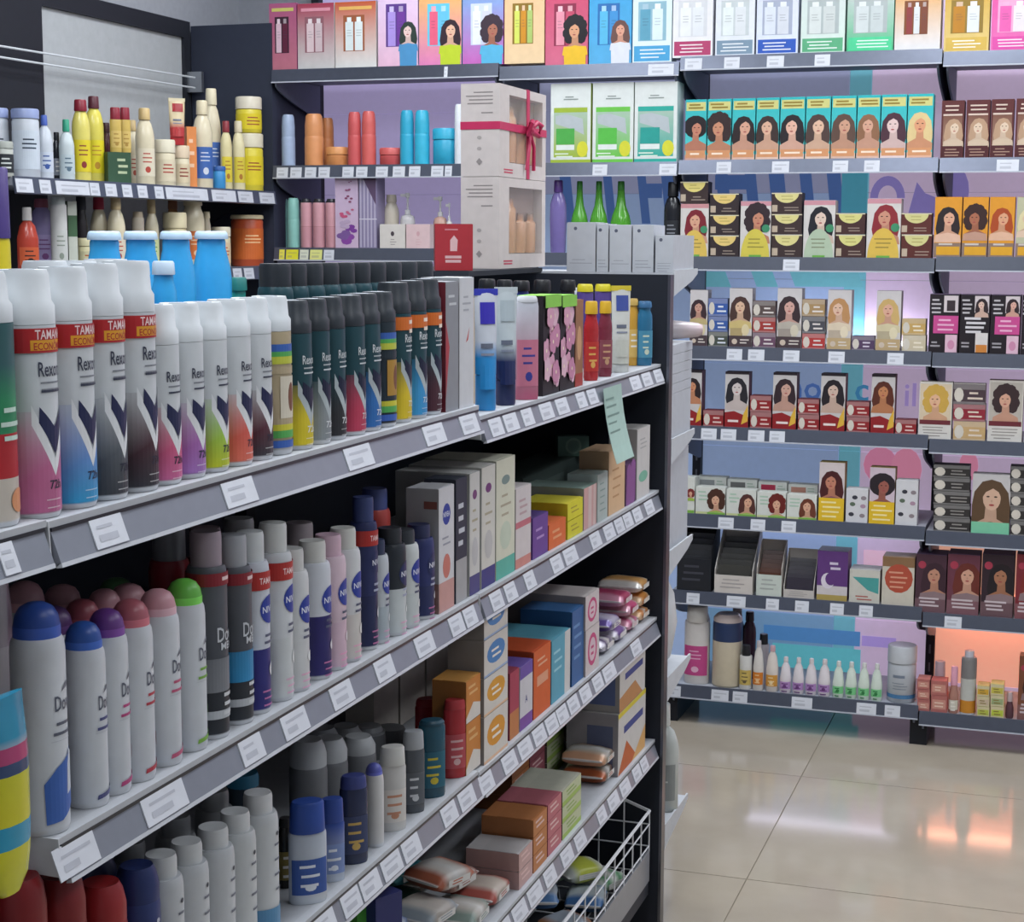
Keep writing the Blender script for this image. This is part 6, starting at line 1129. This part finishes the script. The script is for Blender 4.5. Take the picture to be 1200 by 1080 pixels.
# gift boxes on the top board
def gift(top, lab, ribbon):
    X = -1.16; zb = 1.4864 if not top else 1.4864+GH+.001
    y0, y1 = sol_y(585, X, 1.6), sol_y(639, X, 1.6); w = y1-y0; d = .085
    g = thing('gift_box', lab, 'box', (X-d/2, (y0+y1)/2, zb), 90)
    h = GH
    def part(n, mb, mat, sm=None, par=None): return obj(n, mb.mesh(n, mat, sm), par or g)
    c = '#cbc2be'
    body = MB().box(-w/2, w/2, -d/2+.02, d/2, 0, h, c); part('carton', body, 'card')
    fr = MB(); u0, u1, v0, v1 = -w*.3, w*.42, h*.16, h*.9
    fr.box(-w/2, u0, -d/2, -d/2+.02, 0, h, c); fr.box(u1, w/2, -d/2, -d/2+.02, 0, h, c); fr.box(u0, u1, -d/2, -d/2+.02, 0, v0, c); fr.box(u0, u1, -d/2, -d/2+.02, v1, h, c)
    part('window_frame', fr, 'card')
    part('window_back', MB().box(u0, u1, -d/2+.0195, -d/2+.0198, v0, v1, '#8f7d78'), 'card')
    for k in range(3): u = u0+(u1-u0)*(.18+.3*k); part('perfume_bottle', MB().lathe([(w*.085, v0+.002, '#c9966c'), (w*.09, v0+h*.2, '#c9966c'), (w*.09, v0+h*(.35 if k else .5), '#d0a480'), (w*.05, v0+h*(.38 if k else .54), '#b9845c'), (w*.05, v0+h*(.46 if k else .62), '#8d7a70')], 12, .35, u, -d/2+.012), 'gloss', 40)
    part('window_film', MB().box(u0, u1, -d/2+.0005, -d/2+.001, v0, v1, '#d8d0cc'), 'clear')
    sd = Art()
    for k, (v, l) in enumerate(((.9, .5), (.86, .7), (.82, .62), (.78, .66), (.68, .3))): sd.rect(-d*.33, h*v, -d*.33+d*l, h*(v+.012), '#8d8684')
    for v in (.42, .3): sd.ell(d*.02, h*v, d*.06, h*.02, '#a8a19e')
    sd.poly([(d*-.06, h*.16), (d*.02, h*.12), (d*.1, h*.16), (d*.02, h*.2)], '#8d8684')
    part('side_print', sd.side(-w/2), 'card')
    fa = Art(); fa.lines(-w*.42, -w*.18, h*.09, 2, h*.03, h*.016, '#c04a60', 3); part('front_print', fa.flat(-d/2), 'card')
    if ribbon:
        rc = '#c0305c'; rz = h*.55
        rb = MB().box(-w/2-.001, w/2+.001, -d/2-.0015, d/2+.001, rz-.008, rz+.008, rc); rb.box(w*.06, w*.12, -d/2-.0016, -d/2-.0002, 0, h, rc); rb.box(w*.06, w*.12, -d/2-.0016, d/2, h, h+.001, rc)
        rib = part('ribbon', rb, 'satin')
        bw = MB()
        for sg in (-1, 1):
            P = [(w*.09, -d/2-.004, rz), (w*.09+sg*.016, -d/2-.016, rz+.018), (w*.09+sg*.036, -d/2-.02, rz+.012), (w*.09+sg*.034, -d/2-.014, rz-.01), (w*.09, -d/2-.004, rz)]
            bw.tube(P, .006, rc, 7); bw.tube([(w*.09, -d/2-.004, rz), (w*.09+sg*.016, -d/2-.009, rz-.035), (w*.09+sg*.024, -d/2-.006, rz-.085)], .0042, rc, 6)
        bw.lathe([(.003, rz-.008, rc), (.008, rz-.004, rc), (.008, rz+.004, rc), (.003, rz+.008, rc)], 10, 1, w*.09, -d/2-.007)
        part('bow', bw, 'satin', 60, rib)
y0_ = sol_y(585, -1.16, 1.6); GH = (sol_z(97, -1.16, y0_)-1.4876)/2
gift(False, 'cream gift box with a window of bottles, lower of the pair', False)
gift(True, 'cream gift box tied with a crimson ribbon and bow', True)
X = -1.18; zb = 1.4864; y0, y1 = sol_y(509, X, zb+.06), sol_y(552, X, zb+.06)
def rgift(w, h):
    a = Art(); a.rect(-w/2, 0, w/2, h, '#a83038'); a.poly([(-w*.1, h*.42), (w*.08, h*.42), (w*.1, h*.66), (0, h*.76), (-w*.1, h*.66)], '#d8b0b0'); a.lines(-w*.25, w*.3, h*.32, 2, h*.09, h*.06, '#d8b0b0', 3); a.lines(-w*.25, w*.25, h*.9, 1, 1, h*.03, '#c88088', 1); return a
yc = (y0+y1)/2; dd = dep((X, yc, zb)); w = 44*dd/FPX; h = sol_z(263, X, yc)-zb
thing('gift_box', 'dark red gift box with pale bottle emblem', 'box', (X, yc, zb+.0004), 24, carton(w, .05, h, '#9a2c34', rgift(w, h), '#8a262e'))

# ================================================================== LEFT WALL SHELF
def ls(x0, x1, yt, fn, name, label, cat='bottle', off=.035, z=None, rot=50, kx=1.06): return ground_(XL-.012-off, ZL1 if z is None else z, x0, x1, yt, fn, name, label, cat, rot, kx=kx)
def B(col, cap, neck=.8, capw=.3, shape='round', label=None, l2=None, caph=.16, d=.85, seed=0, mat='gloss'): return lambda w, h: bottle(w, w*d, h, col, cap, neck, capw, shape, label, l2, caph, mat, 0, seed)
CR = '#d8cdb0'
ls(16, 46, 128, lambda w, h: jar(w/2, h, '#c6ccd4', '#8f9cc4', '#c9d2dc', .14, '#2c3a4c'), 'cream_tub', 'white tub with lilac lid and dark round emblem', 'tub')
ls(-18, 10, 127, lambda w, h: jar(w/2, h*1.0, '#c9cfd6', '#8f9cc4', '#d2d6dc', .14, '#3a4450'), 'cream_tub', 'white tub with lilac lid cut by the left edge', 'tub', off=.11)
ls(-6, 15, 166, lambda w, h: jar(w/2, h, '#b9bcb4', '#a8aca4', '#2c3034', .2, '#d0d4d0'), 'cream_tub', 'small jar with dark label at the left edge', 'tub', off=.02)
ls(44, 62, 135, B('#c6ccd4', '#4a64b4', .74, .2, 'round', '#c4ccd8', '#3c5898', .16), 'lotion_bottle', 'white bottle with narrow blue cap')
ls(62, 72, 155, B('#23252c', '#1b1c22', .8, .3, 'round', '#8d929a', None, .16), 'lotion_bottle', 'small black bottle next to the green capped one', off=.07)
ls(70, 87, 140, B('#c4ced0', '#38a080', .78, .22, 'round', '#b9c6ca', '#5a7080', .2), 'lotion_bottle', 'white bottle with thin green cap')
ls(86, 106, 117, B('#dccf6c', '#8a2434', .86, .34, 'round', '#dcc82c', '#8a3430', .14), 'shampoo_bottle', 'yellow bottle with maroon cap, nearer one')
ls(101, 122, 113, B('#dccf5c', '#5a2a34', .84, .28, 'round', '#e0d028', '#c0902c', .14), 'shampoo_bottle', 'yellow bottle with small dark cap, behind the nearer one', off=.09)
ls(120, 131, 144, B('#4a2028', '#3c1a22', .8, .34), 'shampoo_bottle', 'dark maroon slim bottle', off=.09)
zt = ls(124, 150, 179, lambda w, h: carton(w, w*.7, h, '#33523c', Art().rect(-w/2, 0, w/2, h, '#33523c').lines(-w*.1, w*.4, h*.8, 3, h*.2, h*.08, '#b9c4a0', 1)), 'soap_box', 'dark green carton carrying the two gold tubes', 'box')
zg = sol_z(179, XL-.047, sol_y(137, XL-.047, ZL1))+.0016
for i, (a, b) in enumerate(((129, 142), (141, 153))): ls(a, b, 126, lambda w, h: [(p[0], p[1]) for p in bottle(w, w*.6, h, '#c9ac5c', '#8a2434', .95, .44, 'straight', '#d0b468', '#a8843c', .27)], 'cream_tube', 'gold tube with maroon cap on the green carton, %s one' % ['left', 'right'][i], 'tube', z=zg)
ls(149, 163, 141, B(CR, '#c9b080', .82, .3, 'round', '#d8cdb4', '#a85040', .16), 'lotion_bottle', 'cream bottle half hidden behind another cream one', off=.105)
ls(160, 181, 127, B(CR, '#cdb27c', .82, .3, 'round', '#dcd2ba', '#b0483c', .15), 'lotion_bottle', 'cream bottle with tan cap and red mark')
ls(182, 205, 164, lambda w, h: jar(w/2, h, CR, '#dcd4bc', '#d8ccb0', .28, '#a84038'), 'cream_jar', 'cream jar with red print, nearer one', 'jar')
ls(203, 222, 171, lambda w, h: jar(w/2, h, CR, '#d8c4a8', '#d4c4a4', .3, '#8a3a34'), 'cream_jar', 'cream jar with dark stripe under the red tube', 'jar')
zj = sol_z(171, XL-.047, sol_y(212, XL-.047, ZL1))+.0016
ls(198, 217, 116, lambda w, h: tube(w, h, '#d4c29c', '#b02c30', '#d8ccac', '#b0383a', .2, .026, 3, '#a02c30'), 'cream_tube', 'cream and red tube standing on a jar', 'tube', z=zj)
ls(218, 229, 149, lambda w, h: carton(w, w*.9, h, '#d08050', Art().rect(-w/2, 0, w/2, h, '#d8874c').lines(-w*.3, w*.3, h*.8, 3, h*.2, h*.06, '#e8c0a0', 1)), 'soap_box', 'narrow orange carton beside the blue labelled bottle', 'box')
ls(227, 249, 118, B(CR, '#d8ccac', .82, .28, 'round', '#3f64a8', '#c9d0dc', .16), 'lotion_bottle', 'cream bottle with tall blue label')
ls(239, 259, 104, B(CR, '#dcd2b4', .82, .3, 'round', '#4468ac', '#c9d0dc', .16), 'lotion_bottle', 'tallest cream bottle with a blue label', off=.09)
ls(249, 264, 195, lambda w, h: jar(w/2, h, '#3c8cc4', '#2f5ca0', None, .2), 'cream_jar', 'little blue jar in front of the cream bottles', 'jar', off=.014)
ls(259, 272, 142, B('#d8cc9c', '#8a3038', .84, .3, 'round', '#d8c440', '#a8702c', .16), 'lotion_bottle', 'cream and yellow bottle with maroon cap')
ls(273, 287, 142, B('#dcd2a8', '#d8ccac', .84, .3, 'round', '#d4c244', '#a8702c', .16), 'lotion_bottle', 'cream and yellow bottle with cream cap')
ls(278, 308, 157, lambda w, h: jar(w/2, h, '#d8c83c', '#d4ccb4', '#dcc82c', .24, '#9a4a2c'), 'cream_tub', 'yellow tub with cream lid, lower of the stack', 'tub', off=.05)
zj = sol_z(157, XL-.062, sol_y(293, XL-.062, ZL1))+.0016
ls(277, 306, 114, lambda w, h: jar(w/2, h, '#d8c83c', '#d8d0bc', '#dcc82c', .34, '#9a4a2c'), 'cream_tub', 'yellow tub with cream lid, upper of the stack', 'tub', off=.05, z=zj)
# lower side shelf
def l2(x0, x1, yt, fn, name, label, cat='bottle', off=.035, rot=50): return ls(x0, x1, yt, fn, name, label, cat, off, ZL2, rot, .96)
l2(20, 46, 243, B('#b04030', '#cfc9c4', .72, .22, 'round', '#c85a34', '#3a2420', .2), 'lotion_bottle', 'red bottle with white dropper cap, lower side shelf')
l2(36, 64, 233, B('#9c90bc', '#8a4a58', .84, .3, 'round', '#a898c4', '#7a4a80', .12), 'lotion_bottle', 'lilac bottle with dull red cap, lower side shelf', off=.12)
l2(60, 80, 231, B('#cfcfcc', '#c4ccc8', .9, .4, 'straight', '#c6c8c4', '#8a9488', .1), 'lotion_bottle', 'plain white tall bottle, lower side shelf')
l2(79, 90, 236, lambda w, h: carton(w, w, h, '#5a6a50', Art().rect(-w/2, 0, w/2, h, '#c4c8bc').rect(-w/2, h*.5, w/2, h*.8, '#4a6a4c')), 'soap_box', 'narrow white and green carton, lower side shelf', 'box')
l2(89, 104, 228, B('#2a262a', '#23252c', .8, .4, 'round', '#3a3034', '#c85a40', .2), 'lotion_bottle', 'black spray bottle with orange mark, lower side shelf', off=.09)
l2(88, 116, 279, lambda w, h: jar(w/2, h, '#d4cca0', '#d8d0a8', '#d4cca4', .24, '#b0603c'), 'cream_jar', 'low cream jar with orange print, lower side shelf', 'jar', off=.03)
l2(106, 128, 231, B(CR, '#9a2038', .8, .3, 'round', '#d8cdb8', '#b03c48', .17), 'lotion_bottle', 'cream bottle with crimson cap, lower side shelf', off=.08)
l2(126, 148, 231, B(CR, '#cdb68c', .8, .28, 'round', '#d8cdb8', '#b04a3c', .17), 'lotion_bottle', 'cream bottle with tan cap, lower side shelf', off=.03)
l2(155, 170, 248, B('#d4c8b4', '#c9b89c', .9, .4, 'straight', '#b0304c', '#d8c8bc', .1), 'lotion_bottle', 'cream bottle with crimson label, lower side shelf', off=.06)
l2(170, 187, 234, B(CR, '#b9a47c', .8, .3, 'round', '#c4cc98', '#6a9c4c', .2), 'lotion_bottle', 'cream bottle with olive cap and green label', off=.05)
l2(191, 220, 249, lambda w, h: jar(w/2, h, '#d0c49c', '#d4c8a4', '#7cb45c', .28, '#4a843c'), 'cream_jar', 'cream jar with green band, lower side shelf', 'jar')
l2(195, 212, 232, B('#a8784c', '#8a5a3c', .84, .34), 'lotion_bottle', 'brown bottle behind the green banded jar', off=.12)
l2(213, 241, 231, B(CR, '#d4c8a8', .86, .4, 'round', '#d07038', '#e0c0a0', .12), 'lotion_bottle', 'cream bottle with orange label, lower side shelf', off=.05)
l2(238, 248, 248, B('#d4c8b0', '#d4c8a8', .86, .4, 'round', '#c08868', None, .12), 'lotion_bottle', 'small cream bottle beside the orange labelled one', off=.05)
l2(248, 271, 266, lambda w, h: jar(w/2, h, '#d4c8a4', '#d8d0b8', '#d8c09c', .24, '#c0603c'), 'cream_jar', 'cream jar left of the orange canister', 'jar')
l2(270, 310, 252, lambda w, h: jar(w/2, h, '#b8502c', '#d4c4a0', '#c8642c', .08, '#e8c090'), 'cream_tub', 'large orange canister with cream rim, lower side shelf', 'tub', off=.06)

# ================================================================== END CAP PRODUCTS (behind the dark end panel)
def ecb(k, x0, x1, y0, y1, h, lab, art=None, col='#c2c6cc', zb=None, name='white_carton'):
    z = ECZ[k] if zb is None else zb
    thing(name, lab, 'box', ((x0+x1)/2, (y0+y1)/2, z+.0005), 0, carton(x1-x0-.001, y1-y0-.001, h, col, art, '#b9bdc4', '#d2d5da')); return z+h+.0012
def lin(w, d, h, n=3): return Art().rect(-w/2, 0, w/2, h, '#bfc3ca').lines(-w*.4, w*.4, h*.25, n, h*.07, h*.012, '#8f949e', n).ell(-w*.2, h*.88, .004, .004, '#5a5f70', n=7)
Yf = EY0+.004
for i, (a, b, yt) in enumerate(((664, 698, 261), (699, 713, 263), (714, 740, 264), (741, 766, 264))):
    z = ECZ[0]; x0, x1 = sol_x(a, Yf, z+.03), sol_x(b, Yf, z+.03); h = sol_z(yt, (x0+x1)/2, Yf)-z
    thing('white_carton', 'white carton on top of the end shelf unit, %s from left' % ORD[i], 'box', ((x0+x1)/2, Yf+.05, z+.0005), 0, carton(x1-x0-.001, .1, h, '#bcc0c8', lin(x1-x0, .1, h, 2+i % 2), '#b4b8c0', '#d4d6da'))
z = ECZ[0]; x0, x1 = sol_x(768, Yf, z+.03), -.836; h = sol_z(276, (x0+x1)/2, Yf)-z
thing('white_carton', 'white carton at the right end on top of the end shelf unit', 'box', ((x0+x1)/2, Yf+.1, z+.0005), 0, carton(x1-x0, .2, h, '#c0c4ca', lin(x1-x0, .12, h, 4), '#b9bdc4', '#d4d6da'))
# stacks seen beyond the edge of the end panel
zz = ECZ[1]
for k in range(6): zz = ecb(1, -1.0, -.84, EY0+.02, EY1-.012+.002*k, .02 if k > 0 else .1, 'thin white box in the end shelf stack, %s from the bottom' % ORD[k] if k else 'thick white box at the bottom of the end shelf stack', None, '#c4c6c8', zz)
thing('cosmetic_tube', 'pale pink rounded tube lying above the thin white boxes', 'tube', (-.90, EY0+.16, zz+.026), 22, [('tube_body', (lambda m: m.mesh('tube_body', 'gloss', 50))(MB().loft([[(x, r*math.cos(2*math.pi*q/14), r*math.sin(2*math.pi*q/14)) for q in range(14)] for x, r in ((-.07, .024), (-.02, .025), (.04, .021), (.085, .016), (.095, .012))], ['#c9c4c8', '#cfcacc', '#d2c8cc', '#d8c4c8', '#cfb4b8'])))])
ecb(2, -1.0, -.842, EY0+.02, EY1-.015, sol_z(528, -.85, EY0+.1)-ECZ[2], 'tall white carton with dots beside the end panel', Art().ell(0, .1, .01, .01, '#9a9ca4'), '#c8cace')
g = ground_  # white rounded appliance
zc = ECZ[3]; hh = sol_z(672, -.87, EY0+.09)-zc
thing('lotion_bottle', 'white rounded bottle bulging past the end panel', 'bottle', (-.902, EY0+.13, zc+.0005), 0, [('bottle_body', MB().lathe([(.03, 0, '#c2c6c8'), (.045, .02, '#c9ccce'), (.058, hh*.45, '#cdd0d2'), (.05, hh*.75, '#cdd0d2'), (.03, hh*.95, '#c9ccce'), (.012, hh, '#c9ccce')], 22, 1.2).mesh('bottle_body', 'satin', 60)), ('base_ring', MB().lathe([(.034, .0, '#a9adb2'), (.034, .006, '#a9adb2')], 18).mesh('base_ring', 'satin', 40))])
zc = ECZ[4]; hh = sol_z(822, -.88, EY0+.13)-zc
thing('lotion_bottle', 'white translucent bottle with tall cap on the lowest end shelf', 'bottle', (-.872, EY0+.12, zc+.0005), 0, bottle(.082, .06, hh, '#b9bdb9', '#c9ccc8', .82, .24, 'round', '#8d918f', '#cfd2cf', .2, 'gloss', 0, 3))

# ceiling lamps' own panels
for lx, ly in LAMPS:
    t = thing('ceiling_lamp', 'white rectangular ceiling light panel above the shop', 'light', (lx, ly, CEIL-.03), 0, (), 'ceiling light panels')
    wpart(t, 'housing', MB().box(lx-.3, lx+.3, ly-.6, ly+.6, CEIL-.03, CEIL-.001, '#d8dadd'), 'paint')
    obj('diffuser', MB().box(-.28, .28, -.55, .55, -.008, -.0005, '#ffffff').mesh('diffuser', emat('diffuser', '#eef4ff', 3)), t)
